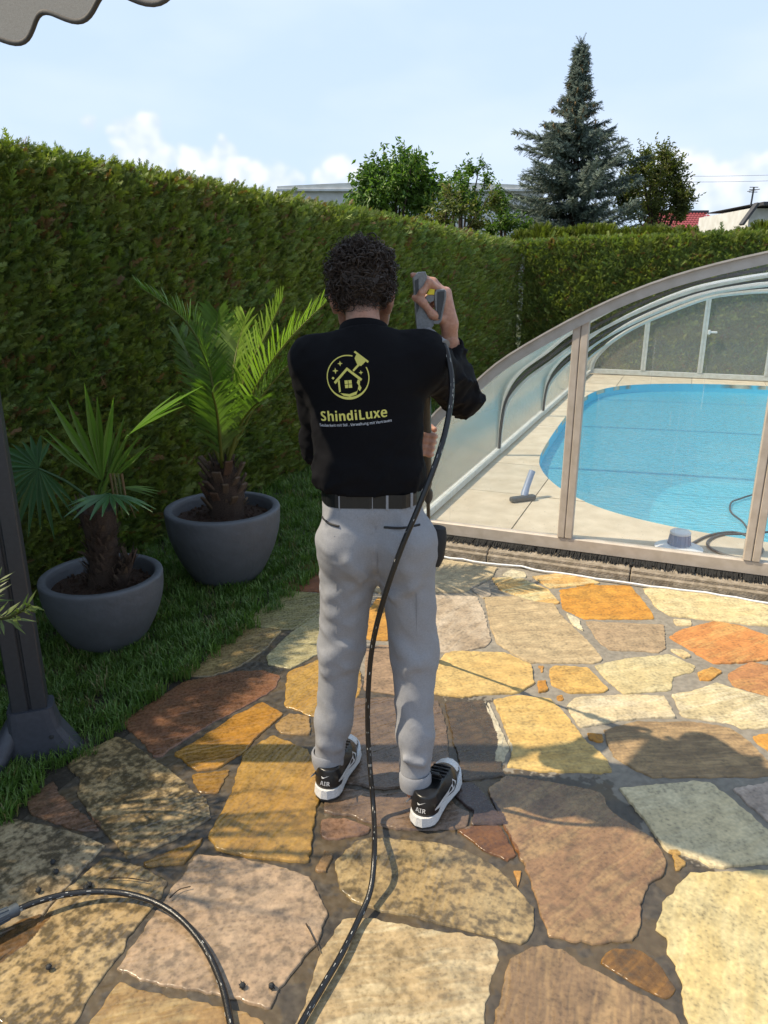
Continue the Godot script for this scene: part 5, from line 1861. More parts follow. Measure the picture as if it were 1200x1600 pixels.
	for k in stems.size():
		mb = MB.new()
		mb.use_col = true
		mb.col = Color(0.08, 0.09, 0.03)
		var path := spline([o + Vector3(0, -0.02, 0) - o, stems[k][1] - o, stems[k][2] - o, stems[k][3] - o], 6)
		mb.tube(path, smooth_rad([0.010, 0.008, 0.005, 0.002], 6), 5)
		for j in 46:
			var f := 0.3 + 0.7 * j / 46.0
			var idx := f * (path.size() - 1)
			var i0 := int(idx)
			var p := path[i0].lerp(path[mini(i0 + 1, path.size() - 1)], idx - i0)
			var d := (path[mini(i0 + 1, path.size() - 1)] - path[maxi(i0 - 1, 0)]).normalized()
			var sv := d.cross(Vector3(r.randf_range(-1, 1), r.randf_range(-1, 1), r.randf_range(-1, 1))).normalized()
			var dd := (d * lerpf(0.3, 1.3, f) + sv).normalized()
			var L := r.randf_range(0.06, 0.11) * lerpf(1.0, 0.6, f)
			var w := dd.cross(Vector3(0.2, 1, 0.3)).normalized() * L * 0.075
			mb.col = Color(0.09, 0.14, 0.04).lerp(Color(0.20, 0.24, 0.08), r.randf() * f)
			mb.quad(p, p + dd * L * 0.5 + w, p + dd * L, p + dd * L * 0.5 - w)
		part("branch", mb, M.frond, ol)

# ---------------------------------------------------------------- lawn
func build_lawn() -> void:
	var mb := MB.new()
	var nv := 100
	var nu := 14
	for j in nv + 1:
		for k in nu + 1:
			var v := -2.5 + 16.0 * j / nv
			var edge := -1.70 if v < 3.9 else -1.58
			var u := lerpf(-3.3, edge, float(k) / nu)
			var p := G(u, v)
			p.y = 0.0065 + n_mid.get_noise_2d(p.x * 1.5, p.z * 1.5) * 0.006 - (0.012 if k == nu else 0.0)
			mb.vert(p, Vector3.UP)
	for j in nv:
		for k in nu:
			var a := j * (nu + 1) + k
			mb.i.append_array([a, a + 1, a + nu + 2, a, a + nu + 2, a + nu + 1])
	structure("lawn", mb, M.soil_base, "strip of lawn between the tall hedge and the flagstones")
	# beyond the enclosure, up to the cross hedge
	mb = MB.new()
	mb.quad(G(-1.6, 13.1, -0.01), G(-1.6, 13.9, -0.01), G(9, 13.9, -0.01), G(9, 13.1, -0.01))
	structure("soil_strip", mb, M.soil_base)
	# blades: tufts of a few bent blades
	var r := RandomNumberGenerator.new()
	r.seed = 44
	var tufts := []
	for t in 2:
		mb = MB.new()
		for k in 6:
			var an := r.randf() * TAU
			var o := Vector3(r.randf_range(-0.012, 0.012), 0, r.randf_range(-0.012, 0.012))
			var d := Vector3(cos(an), 0, sin(an))
			var w := d.cross(Vector3.UP) * r.randf_range(0.0012, 0.002)
			var h := r.randf_range(0.6, 1.0)
			var lean := r.randf_range(0.15, 0.75)
			var m := o + Vector3(0, h * 0.6, 0) * 0.06 + d * lean * 0.018
			var e := o + Vector3(0, h * (1.0 - lean * 0.35), 0) * 0.06 + d * lean * 0.055
			mb.quad(o - w, m - w, m + w, o + w)
			mb.tri(m - w, e, m + w)
		tufts.append(mb.mesh())
	var xf := [[], []]
	var cols := [PackedColorArray(), PackedColorArray()]
	for z in [[0.6, 2.6, 9000], [2.6, 4.6, 7000], [4.6, 8.0, 6500], [8.0, 13.2, 4000]]:
		for k in z[2]:
			var v: float = r.randf_range(z[0], z[1])
			var edge := -1.78 + n_mid.get_noise_1d(v * 2.0) * 0.07 if v < 3.95 else -1.55
			var u := lerpf(-2.98, edge, 1.0 - pow(r.randf(), 1.15))
			var patch := n_mid.get_noise_2d(u * 1.2 + 5.0, v * 1.2)
			if u > -2.05 and u > edge - 0.1 and r.randf() < 0.35: continue
			if patch < -0.34 and r.randf() < 0.75: continue
			var p := G(u, v, 0.004)
			var sz := r.randf_range(0.7, 1.35) * (1.25 if patch > 0.1 else 0.95)
			if z[0] > 4.0: sz *= 1.25
			var i := r.randi() % 2
			xf[i].append(Transform3D(Basis(Vector3.UP, r.randf() * TAU).scaled(Vector3(sz, sz, sz)), p))
			var c := Color(0.075, 0.155, 0.028).lerp(Color(0.145, 0.225, 0.045), r.randf())
			if r.randf() < 0.05: c = Color(0.22, 0.19, 0.08)
			cols[i].append(c * r.randf_range(0.75, 1.25))
	for t in 2:
		var o := many("grass", tufts[t], M.grass_blade, xf[t], cols[t])
		tag(o, "mown green grass growing on the lawn strip below the hedge", "grass", "", "stuff")

func build_litter() -> void:
	var r := RandomNumberGenerator.new()
	r.seed = 61
	# dark seed cones washed onto the near stones
	for q in [[140, 1382], [83, 1347], [88, 1362], [60, 1391], [76, 1511], [379, 1540], [424, 1540], [134, 1388]]:
		var mb := MB.new()
		var p := on_ground(q[0], q[1], 0.018)
		var o := thing("seed_cone", "small dark seed cone lying on the dirty near flagstones", "cone", p, r.randf() * 6.0, "seed cones on the near flagstones")
		mb.lathe(Vector3(0, 0.0, -0.007), Basis(Vector3.RIGHT, PI / 2), PackedVector2Array([Vector2(0, 0), Vector2(0.005, 0.002), Vector2(0.0075, 0.007), Vector2(0.006, 0.012), Vector2(0, 0.015)]), 9)
		part("core", mb, M.rubber, o)
		mb = MB.new()
		for k in 12:
			var an := k * 2.4
			var y := -0.006 + k * 0.001
			mb.tri(Vector3(cos(an) * 0.006, sin(an) * 0.006, y), Vector3(cos(an + 0.6) * 0.006, sin(an + 0.6) * 0.006, y), Vector3(cos(an + 0.3) * 0.010, sin(an + 0.3) * 0.010, y + 0.004))
		part("scales", mb, M.rubber, o)
	for q in [[[170, 1372], [200, 1372], [232, 1377]], [[478, 1443], [488, 1462], [498, 1485]], [[265, 1403], [280, 1390], [298, 1385]]]:
		var mb := MB.new()
		var pts := []
		for w in q: pts.append(on_ground(w[0], w[1], 0.019))
		mb.tube(spline(pts, 4), PackedFloat32Array([0.002, 0.0025, 0.0015]), 5)
		tag(part("twig", mb, M.bark), "thin dry twig lying on the near flagstones", "twig", "twigs on the near flagstones")

# ---------------------------------------------------------------- distance fields and surface nets
class Field:
	var a := []      # bone start
	var d := []      # bone vector
	var ra := []
	var rb := []
	var fl := []     # axis along which the section is flattened
	var fs := []     # by how much
	var k := 0.03
	var fold: Callable
	var has_fold := false
	var cut: Callable
	var has_cut := false
	func bone(p: Vector3, q: Vector3, r0: float, r1: float, axis := Vector3.ZERO, s := 1.0) -> void:
		a.append(p); d.append(q - p); ra.append(r0); rb.append(r1); fl.append(axis.normalized()); fs.append(s)
	func dist(p: Vector3, which: PackedInt32Array) -> float:
		var best := 1e3
		for n in which:
			var o: Vector3 = p - a[n]
			var e: Vector3 = d[n]
			var s: float = fs[n]
			if s != 1.0:
				var ax: Vector3 = fl[n]
				o += ax * (o.dot(ax) * (s - 1.0))
				e += ax * (e.dot(ax) * (s - 1.0))
			var t := clampf(o.dot(e) / maxf(e.length_squared(), 1e-9), 0.0, 1.0)
			var q := (o - e * t).length() - lerpf(ra[n], rb[n], t)
			var h := maxf(k - absf(best - q), 0.0) / k
			best = minf(best, q) - h * h * k * 0.25
		if has_fold:
			best += fold.call(p)
		if has_cut:
			best = maxf(best, cut.call(p))
		return best
	func all() -> PackedInt32Array:
		return PackedInt32Array(range(a.size()))
	func at(p: Vector3) -> float:
		return dist(p, all())

func surface_net(F: Field, lo: Vector3, hi: Vector3, cell: float, mb: MB) -> void:
	var B := 6
	var nx := int(ceil((hi.x - lo.x) / cell / B)) * B
	var ny := int(ceil((hi.y - lo.y) / cell / B)) * B
	var nz := int(ceil((hi.z - lo.z) / cell / B)) * B
	var sx := nx + 1
	var sxy := sx * (ny + 1)
	var val := PackedFloat32Array()
	val.resize(sxy * (nz + 1))
	val.fill(1.0)
	var rad := cell * B * 0.88
	var active := []
	var everything := F.all()
	for bz in nz / B:
		for by in ny / B:
			for bx in nx / B:
				var c := lo + Vector3(bx + 0.5, by + 0.5, bz + 0.5) * (cell * B)
				var dc := F.dist(c, everything)
				if absf(dc) > rad * 1.7 + cell + 0.012:
					if dc < 0.0:
						for z in range(bz * B, bz * B + B + 1):
							for y in range(by * B, by * B + B + 1):
								for x in range(bx * B, bx * B + B + 1):
									var o := z * sxy + y * sx + x
									if val[o] == 1.0: val[o] = -1.0
					continue
				active.append(Vector3i(bx, by, bz))
				var near := PackedInt32Array()
				for n in F.a.size():
					var oo: Vector3 = c - F.a[n]
					var e: Vector3 = F.d[n]
					var t := clampf(oo.dot(e) / maxf(e.length_squared(), 1e-9), 0.0, 1.0)
					if (oo - e * t).length() - maxf(F.ra[n], F.rb[n]) < rad * 2.0 + F.k + 0.02:
						near.append(n)
				for z in range(bz * B, bz * B + B + 1):
					for y in range(by * B, by * B + B + 1):
						for x in range(bx * B, bx * B + B + 1):
							var o := z * sxy + y * sx + x
							if val[o] == 1.0 or val[o] == -1.0:
								var q := F.dist(lo + Vector3(x, y, z) * cell, near) if near.size() else 1.5
								val[o] = q if absf(q) != 1.0 else q * 1.001
	var vid := {}
	for blk in active:
		for z in range(blk.z * B, blk.z * B + B):
			for y in range(blk.y * B, blk.y * B + B):
				for x in range(blk.x * B, blk.x * B + B):
					var o := z * sxy + y * sx + x
					var v0 := val[o]; var v1 := val[o + 1]; var v2 := val[o + sx]; var v3 := val[o + sx + 1]
					var v4 := val[o + sxy]; var v5 := val[o + sxy + 1]; var v6 := val[o + sxy + sx]; var v7 := val[o + sxy + sx + 1]
					var neg := int(v0 < 0) + int(v1 < 0) + int(v2 < 0) + int(v3 < 0) + int(v4 < 0) + int(v5 < 0) + int(v6 < 0) + int(v7 < 0)
					if neg == 0 or neg == 8: continue
					var vs := [v0, v1, v2, v3, v4, v5, v6, v7]
					var sum := Vector3.ZERO
					var cnt := 0
					for e in EDGES:
						var p: float = vs[e[0]]
						var q: float = vs[e[1]]
						if (p < 0) != (q < 0):
							var t := p / (p - q)
							sum += CORNER[e[0]].lerp(CORNER[e[1]], t)
							cnt += 1
					sum /= cnt
					var g := Vector3((v1 + v3 + v5 + v7) - (v0 + v2 + v4 + v6), (v2 + v3 + v6 + v7) - (v0 + v1 + v4 + v5), (v4 + v5 + v6 + v7) - (v0 + v1 + v2 + v3)).normalized()
					vid[o] = mb.vert(lo + (Vector3(x, y, z) + sum) * cell, g)
	for o in vid:
		var x: int = o % sx
		var y: int = (o / sx) % (ny + 1)
		var z: int = o / sxy
		var a: float = val[o]
		if y > 0 and z > 0 and (a < 0) != (val[o + 1] < 0):
			_net_quad(mb, vid, o, o - sx, o - sx - sxy, o - sxy)
		if x > 0 and z > 0 and (a < 0) != (val[o + sx] < 0):
			_net_quad(mb, vid, o, o - 1, o - 1 - sxy, o - sxy)
		if x > 0 and y > 0 and (a < 0) != (val[o + sxy] < 0):
			_net_quad(mb, vid, o, o - 1, o - 1 - sx, o - sx)

const CORNER := [Vector3(0, 0, 0), Vector3(1, 0, 0), Vector3(0, 1, 0), Vector3(1, 1, 0), Vector3(0, 0, 1), Vector3(1, 0, 1), Vector3(0, 1, 1), Vector3(1, 1, 1)]
const EDGES := [[0, 1], [2, 3], [4, 5], [6, 7], [0, 2], [1, 3], [4, 6], [5, 7], [0, 4], [1, 5], [2, 6], [3, 7]]

func _net_quad(mb: MB, vid: Dictionary, a: int, b: int, c: int, d: int) -> void:
	if not (vid.has(b) and vid.has(c) and vid.has(d)): return
	mb.i.append_array([vid[a], vid[b], vid[c], vid[a], vid[c], vid[d]])

func net_normals(mb: MB) -> void:
	# smooth normals from the faces
	var acc := PackedVector3Array()
	acc.resize(mb.v.size())
	for t in mb.i.size() / 3:
		var i0 := mb.i[t * 3]
		var i1 := mb.i[t * 3 + 1]
		var i2 := mb.i[t * 3 + 2]
		var n := (mb.v[i2] - mb.v[i0]).cross(mb.v[i1] - mb.v[i0])
		if n.dot(mb.n[i0] + mb.n[i1] + mb.n[i2]) < 0: n = -n
		acc[i0] += n; acc[i1] += n; acc[i2] += n
	for k in acc.size():
		if acc[k].length_squared() > 0: mb.n[k] = acc[k].normalized()

func net(F: Field, lo: Vector3, hi: Vector3, cell: float) -> MB:
	var mb := MB.new()
	surface_net(F, lo, hi, cell, mb)
	net_normals(mb)
	return mb

# ---------------------------------------------------------------- the man
var man_at := Vector3(-0.03, 0.0, -2.0)
var shirt_field: Field

func W(x: float, h: float, f: float) -> Vector3:
	return Vector3(x, h, -f) - man_at

func pxm(px: float, py: float, f: float) -> Vector3:
	return at_fwd(px, py, f) - man_at

func build_person() -> void:
	var root := thing("person", "person in black polo and grey trousers, back turned, holding a pressure washer lance", "person", man_at)
	var FWD := Vector3(0, 0, -1)
	# --- body: skin, one figure under the clothes, with finer head and hands
	var bf := Field.new()
	bf.k = 0.05
	bf.bone(W(-0.03, 0.95, 2.0), W(-0.045, 1.30, 2.03), 0.115, 0.135, FWD, 1.5)
	bf.bone(W(-0.17, 1.385, 2.06), W(0.09, 1.39, 2.05), 0.055, 0.055)
	bf.bone(W(-0.05, 1.38, 2.05), W(-0.062, 1.50, 2.09), 0.050, 0.045)
	bf.bone(W(-0.19, 1.38, 2.06), W(-0.185, 1.12, 2.17), 0.045, 0.036)
	bf.bone(W(-0.185, 1.12, 2.17), W(0.03, 1.10, 2.31), 0.036, 0.026)
	bf.bone(W(0.105, 1.385, 2.06), W(0.238, 1.245, 2.27), 0.048, 0.036)
	bf.bone(W(0.238, 1.245, 2.27), W(0.19, 1.43, 2.172), 0.036, 0.025)
	for s in [[-0.095, -0.132, 2.03, -0.186, 2.03], [0.06, 0.095, 2.0, 0.096, 1.925]]:
		bf.bone(W(s[0], 0.86, 2.0), W(s[1], 0.5, s[2]), 0.072, 0.044)
		bf.bone(W(s[1], 0.5, s[2]), W(s[3], 0.07, s[4]), 0.042, 0.030)
	var body := net(bf, Vector3(-0.36, 0.0, -0.42), Vector3(0.42, 1.60, 0.22), 0.016)
	# head
	var hf := Field.new()
	hf.k = 0.022
	hf.bone(W(-0.052, 1.44, 2.055), W(-0.062, 1.530, 2.110), 0.047, 0.046)
	hf.bone(W(-0.064, 1.5730, 2.125), W(-0.056, 1.5630, 2.195), 0.074, 0.072)
	hf.bone(W(-0.060, 1.5230, 2.20), W(-0.056, 1.4630, 2.235), 0.062, 0.036)
	hf.bone(W(-0.056, 1.5380, 2.265), W(-0.054, 1.5030, 2.295), 0.010, 0.014)
	for sd in [-1.0, 1.0]:
		hf.bone(W(-0.060 + sd * 0.045, 1.5580, 2.262), W(-0.060 + sd * 0.02, 1.5600, 2.27), 0.012, 0.012)
		hf.bone(W(-0.057 + sd * 0.02, 1.4750, 2.268), W(-0.056, 1.4730, 2.272), 0.007, 0.009)
		hf.bone(W(-0.058 + sd * 0.05, 1.4780, 2.19), W(-0.057 + sd * 0.055, 1.5130, 2.165), 0.022, 0.022)
		# eyes
		hf.bone(W(-0.058 + sd * 0.032, 1.5430, 2.258), W(-0.058 + sd * 0.032, 1.5430, 2.259), 0.013, 0.013)
	var eb := hf.a.size()
	hf.k = 0.012
	for sd in [-1.0, 1.0]:
		# ears: rim, lobe and hollow
		var ex := 0.072
		var c := W(-0.062 + sd * ex, 1.5360, 2.142)
		var rim := [c + Vector3(sd * 0.002, -0.028, 0.004), c + Vector3(sd * 0.007, -0.008, 0.018), c + Vector3(sd * 0.011, 0.014, 0.020), c + Vector3(sd * 0.009, 0.028, 0.010), c + Vector3(sd * 0.004, 0.029, -0.006)]
		for k in 4: hf.bone(rim[k], rim[k + 1], 0.0075, 0.007)
		hf.bone(c + Vector3(0, -0.02, 0.0), c + Vector3(sd * 0.006, 0.02, 0.006), 0.010, 0.012)
	surface_net(hf, W(-0.19, 1.43, 2.0) - Vector3(0, 0, 0.36), W(0.07, 1.6630, 2.0), 0.0052, body)
	# right hand, closed round the gun; joints read at the hand's own distance from the camera
	var rh := Field.new()
	rh.k = 0.010
	var f0 := 2.165
	rh.bone(W(0.19, 1.425, 2.175), pxm(702, 506, f0), 0.024, 0.024, Vector3(0, 0, 1), 1.25)
	rh.bone(pxm(702, 506, f0), pxm(690, 466, f0 - 0.005), 0.025, 0.024, Vector3(0, 0, 1), 1.2)
	rh.bone(pxm(701, 495, f0), pxm(696, 458, f0 + 0.01), 0.020, 0.018)
	# index along the top of the gun, middle, ring and little finger curled, thumb across
	finger(rh, [pxm(693, 455, f0 - 0.004), pxm(677, 440, f0 - 0.012), pxm(661, 434, f0 - 0.022), pxm(645, 430, f0 - 0.026)], 0.0105, 0.0078)
	finger(rh, [pxm(692, 458, f0 - 0.012), pxm(671, 442, f0 - 0.036), pxm(659, 458, f0 - 0.044), pxm(654, 470, f0 - 0.030)], 0.0105, 0.0082)
	finger(rh, [pxm(694, 466, f0 + 0.008), pxm(676, 460, f0 + 0.022), pxm(662, 468, f0 + 0.024), pxm(657, 480, f0 + 0.010)], 0.0100, 0.0080)
	finger(rh, [pxm(696, 476, f0 + 0.010), pxm(680, 474, f0 + 0.024), pxm(668, 482, f0 + 0.022), pxm(663, 490, f0 + 0.010)], 0.0090, 0.0070)
	finger(rh, [pxm(692, 500, f0 - 0.010), pxm(676, 492, f0 - 0.042), pxm(661, 473, f0 - 0.050), pxm(648, 465, f0 - 0.034)], 0.0125, 0.0090)
	surface_net(rh, W(0.055, 1.40, 2.27), W(0.25, 1.62, 2.08), 0.0032, body)
	# left hand round the lance
	var lh := Field.new()
	lh.k = 0.010
	var L := lance_point(0.247)
	L -= man_at
	lh.bone(W(0.02, 1.10, 2.305), L + Vector3(-0.050, 0.005, -0.030), 0.025, 0.024, Vector3(0, 1, 0), 0.9)
	lh.bone(L + Vector3(-0.055, 0.0, -0.03), L + Vector3(-0.024, 0.0, -0.024), 0.026, 0.022)
	for k in 4:
		var y := 0.034 - 0.020 * k
		var q := L + Vector3(-0.004 * k + 0.002, y - 0.006, 0.0)
		finger(lh, [q + Vector3(-0.034, 0.004, 0.004), q + Vector3(-0.010, 0.004, 0.027), q + Vector3(0.017, -0.002, 0.022), q + Vector3(0.026, -0.008, 0.002)], 0.0098, 0.0078)
	finger(lh, [L + Vector3(-0.045, 0.03, -0.035), L + Vector3(-0.020, 0.044, -0.030), L + Vector3(0.008, 0.046, -0.022), L + Vector3(0.024, 0.04, -0.008)], 0.0115, 0.009)
	surface_net(lh, L + Vector3(-0.16, -0.08, -0.09), L + Vector3(0.07, 0.09, 0.07), 0.0034, body)
	net_normals(body)
	part("body", body, M.skin, root)
	# --- hair: a rough cap under a mass of curls
	build_hair(root)
	# --- shirt
	var sf := Field.new()
	sf.k = 0.045
	sf.bone(W(-0.032, 1.03, 2.0), W(-0.046, 1.16, 2.01), 0.134, 0.140, FWD, 1.3)
	sf.bone(W(-0.046, 1.15, 2.01), W(-0.048, 1.31, 2.03), 0.140, 0.165, FWD, 1.36)
	sf.bone(W(-0.165, 1.37, 2.055), W(0.08, 1.375, 2.05), 0.082, 0.082)
	sf.bone(W(-0.05, 1.405, 2.05), W(-0.055, 1.445, 2.06), 0.075, 0.062)
	sf.bone(W(-0.195, 1.38, 2.065), W(-0.188, 1.125, 2.17), 0.066, 0.055)
	sf.bone(W(-0.188, 1.125, 2.17), W(0.0, 1.10, 2.295), 0.054, 0.036)
	sf.bone(W(0.110, 1.385, 2.055), W(0.238, 1.248, 2.265), 0.072, 0.054)
	sf.bone(W(0.238, 1.248, 2.265), W(0.195, 1.405, 2.183), 0.053, 0.037)
	# bloused hem above the belt
	sf.bone(W(-0.128, 1.078, 2.0), W(0.036, 1.078, 2.0), 0.066, 0.066, FWD, 0.72)
	sf.has_fold = true
	sf.fold = func(p: Vector3) -> float:
		var q := p + man_at
		var low := clampf((1.22 - q.y) * 4.0, 0.0, 1.0)
		var arm := clampf((q.x - 0.12) * 8.0, 0.0, 1.0)
		var n := n_mid.get_noise_3d(q.x * 1.6 + q.y * 0.9, q.y * 2.6 - q.x * 0.8, q.z * 1.2)
		var m := n_mid.get_noise_3d(q.x * 1.2 + 7.0, q.y * 4.4 + q.x * 2.0, q.z * 1.2)
		var c := 1.0 - minf(1.0, absf(n_mid.get_noise_3d(q.x * 1.1 + 3.0, q.y * 1.7 - q.x * 1.2, q.z * 1.1)) * 3.0)
		return n * (0.004 + 0.006 * low) + m * (0.002 + 0.003 * low + 0.006 * arm) - c * c * c * (0.003 + 0.007 * low + 0.009 * arm)
	sf.has_cut = true
	sf.cut = func(p: Vector3) -> float:
		# open at neck, cuffs and hem
		var q := p + man_at
		var neck := (q - Vector3(-0.055, 1.452, -2.062)).dot(Vector3(-0.05, 0.9, -0.42).normalized())
		var cut_r := (q - Vector3(0.192, 1.415, -2.178)).dot(Vector3(-0.2, 0.86, 0.45).normalized())
		if q.distance_to(Vector3(0.192, 1.415, -2.178)) > 0.09: cut_r = -1.0
		var cut_l := q.x - 0.0
		if q.distance_to(Vector3(0.01, 1.10, -2.30)) > 0.075: cut_l = -1.0
		return maxf(maxf(neck, 1.037 - q.y), maxf(cut_r, cut_l))
	shirt_field = sf
	part("shirt", net(sf, Vector3(-0.34, 0.94, -0.42), Vector3(0.40, 1.50, 0.20), 0.0075), M.shirt, root)
	var mb := MB.new()
	# collar: folded band round the neck
	var ctr := W(-0.055, 1.452, 2.066)
	var tilt := Basis(Vector3.RIGHT, -0.40)
	mb.lathe(ctr, tilt, PackedVector2Array([Vector2(0.076, -0.030), Vector2(0.076, -0.012), Vector2(0.066, 0.020), Vector2(0.062, 0.024), Vector2(0.058, 0.020), Vector2(0.058, -0.02)]), 40)
	part("collar", mb, M.shirt, root)
	mb = MB.new()
	var wr := W(0.1925, 1.412, 2.179)
	var wz := (W(0.19, 1.44, 2.165) - W(0.205, 1.38, 2.2)).normalized()
	var wx := wz.cross(Vector3(0, 0, 1)).normalized()
	mb.lathe(wr, Basis(wx, wz, wx.cross(wz)), PackedVector2Array([Vector2(0.039, -0.036), Vector2(0.0385, 0.0), Vector2(0.036, 0.004), Vector2(0.03, 0.0)]), 28)
	part("cuff", mb, M.shirt, root)
	# --- trousers
	var tf := Field.new()
	tf.k = 0.035
	tf.bone(W(-0.105, 0.985, 2.0), W(0.034, 0.985, 2.0), 0.072, 0.072, FWD, 0.72)
	tf.bone(W(-0.102, 0.89, 1.965), W(-0.10, 0.855, 1.97), 0.090, 0.085)
	tf.bone(W(0.056, 0.89, 1.96), W(0.056, 0.855, 1.965), 0.088, 0.084)
	for s in [[-0.097, 2.0, -0.130, 2.035, -0.180, 2.03], [0.058, 1.99, 0.093, 2.005, 0.097, 1.925]]:
		tf.bone(W(s[0], 0.875, s[1]), W(s[2], 0.52, s[3]), 0.088, 0.068)
		tf.bone(W(s[2], 0.52, s[3]), W(lerpf(s[2], s[4], 0.62), 0.26, lerpf(s[3], s[5], 0.62)), 0.067, 0.054)
		tf.bone(W(lerpf(s[2], s[4], 0.62), 0.26, lerpf(s[3], s[5], 0.62)), W(s[4], 0.10, s[5]), 0.054, 0.044)
	# drag folds: ridges of cloth across seat, crotch and knees
	for q in [
		[-0.154, 0.720, 1.959, -0.089, 0.765, 1.934, 0.010], [-0.150, 0.660, 1.969, -0.078, 0.715, 1.949, 0.010], [-0.154, 0.600, 1.984, -0.093, 0.640, 1.964, 0.009],
		[-0.175, 0.500, 1.984, -0.107, 0.550, 1.969, 0.011], [-0.172, 0.455, 1.989, -0.121, 0.475, 1.974, 0.008], [0.056, 0.545, 1.949, 0.121, 0.520, 1.949, 0.011], [0.060, 0.490, 1.949, 0.089, 0.515, 1.939, 0.009],
		[0.053, 0.570, 1.954, 0.078, 0.510, 1.939, 0.009], [0.031, 0.735, 1.929, 0.078, 0.770, 1.904, 0.008], [-0.190, 0.200, 1.989, -0.139, 0.185, 1.984, 0.008], [0.063, 0.210, 1.889, 0.117, 0.195, 1.889, 0.007], [-0.067, 0.800, 1.924, -0.096, 0.860, 1.879, 0.007]]:
		tf.bone(W(q[0], q[1], q[2]), W(q[3], q[4], q[5]), q[6] * 0.95, q[6] * 0.5)
	tf.has_fold = true
	tf.fold = func(p: Vector3) -> float:
		var q := p + man_at
		var n := n_mid.get_noise_3d(q.x * 1.5, q.y * 1.6 + q.x * 1.4, q.z * 1.5)
		var m := n_mid.get_noise_3d(q.x * 2.0 + 30.0, q.y * 4.0 - q.x * 2.4, q.z * 2.0)
		var c := 1.0 - minf(1.0, absf(n_mid.get_noise_3d(q.x * 0.9 + 11.0, q.y * 1.5 + q.x * 1.3, q.z * 0.9)) * 3.2)
		return n * 0.0045 + m * 0.001 - c * c * 0.0035
	tf.has_cut = true
	tf.cut = func(p: Vector3) -> float: return maxf(p.y - 1.036, 0.098 - p.y)
	part("trousers", net(tf, Vector3(-0.28, 0.08, -0.16), Vector3(0.26, 1.06, 0.22), 0.0075), M.trousers, root)
	# turned up hems
	for s in [[-0.180, 2.03, 0.049, 0.3], [0.097, 1.925, 0.048, 0.0]]:
		mb = MB.new()
		mb.lathe(W(s[0], 0.095, s[1]), Basis(Vector3(0, 0, 1), s[3] * 0.3), PackedVector2Array([Vector2(0.043, -0.006), Vector2(s[2], -0.004), Vector2(s[2] + 0.003, 0.02), Vector2(s[2] + 0.002, 0.045), Vector2(s[2] - 0.002, 0.052), Vector2(0.043, 0.05)]), 28)
		part("hem", mb, M.trousers, root)
	# belt with loops, pocket welts and seat seam, laid on the cloth
	mb = MB.new()
	var seg := 64
	for k in seg:
		var pts := []
		for j in 2:
			var an := TAU * (k + j) / seg
			var dr := Vector3(cos(an), 0, sin(an))
			for y in [1.003, 1.041]:
				var rr := maxf(ring_radius(tf, W(-0.02, 1.006, 2.0), dr), ring_radius(tf, W(-0.02, 1.03, 2.0), dr)) + 0.004
				pts.append(W(-0.02, y, 2.0) + dr * rr)
		mb.quad(pts[0], pts[1], pts[3], pts[2])
	part("belt", mb, M.belt, root)
	for an in [1.28, 1.72, 2.4, 0.7, 0.2, 4.0, 5.2]:
		var dr := Vector3(cos(an), 0, sin(an))
		var rr := ring_radius(tf, W(-0.02, 1.018, 2.0), dr) + 0.010
		mb = MB.new()
		mb.box(W(-0.02, 1.020, 2.0) + dr * rr, Basis(Vector3.UP, -an + PI / 2), Vector3(0.010, 0.044, 0.004), 0.001)
		part("belt_loop", mb, M.trousers, root)
	for w in [[[-0.172, 0.962], [-0.150, 0.959], [-0.122, 0.956]], [[0.000, 0.951], [0.05, 0.953], [0.098, 0.953]]]:
		mb = MB.new()
		var path := PackedVector3Array()
		for q in w:
			path.append(march(tf, Vector3(q[0], q[1], -1.6) - man_at, Vector3(0, 0, -1)) + Vector3(0, 0, 0.0005))
		mb.tube(spline(Array(path), 8), PackedFloat32Array([0.0035]), 6)
		part("pocket_welt", mb, M.trouser_trim, root)
	# seat seam and side seams
	for sm in [[[-0.024, 0.995], [-0.022, 0.94], [-0.020, 0.88], [-0.018, 0.82], [-0.016, 0.79]], [[-0.135, 0.93], [-0.135, 0.75], [-0.140, 0.60]], [[0.085, 0.93], [0.092, 0.75], [0.095, 0.60]]]:
		mb = MB.new()
		var sp := []
		for q in sm:
			sp.append(march(tf, Vector3(q[0], q[1], -1.6) - man_at, Vector3(0, 0, -1)) + Vector3(0, 0, -0.0002))
		mb.tube(spline(sp, 6), PackedFloat32Array([0.0012]), 5)
		part("seam", mb, M.trousers, root)
	# dark tool pouch at the hip
	mb = MB.new()
	mb.lathe(W(0.148, 0.86, 1.99), Basis(Vector3(0, 0, 1), -0.12), PackedVector2Array([Vector2(0.0, -0.06), Vector2(0.022, -0.055), Vector2(0.03, -0.03), Vector2(0.03, 0.03), Vector2(0.022, 0.06), Vector2(0.0, 0.065)]), 20)
	part("hip_pouch", mb, M.trouser_trim, root)
	# --- shoes
	shoe(root, on_ground(507, 1251, 0.016) - man_at, -0.24, 0.292)
	shoe(root, on_ground(655, 1294, 0.016) - man_at, -0.42, 0.292)
	# --- print on the back
	build_print(root)

func finger(F: Field, j: Array, r0: float, r1: float) -> void:
	for k in j.size() - 1:
		F.bone(j[k], j[k + 1], lerpf(r0, r1, float(k) / (j.size() - 1)), lerpf(r0, r1, float(k + 1) / (j.size() - 1)))

func ring_radius(F: Field, c: Vector3, d: Vector3) -> float:
	var lo := 0.04
	var hi := 0.26
	for k in 14:
		var m := (lo + hi) * 0.5
		if F.at(c + d * m) < 0.0: lo = m
		else: hi = m
	return lo

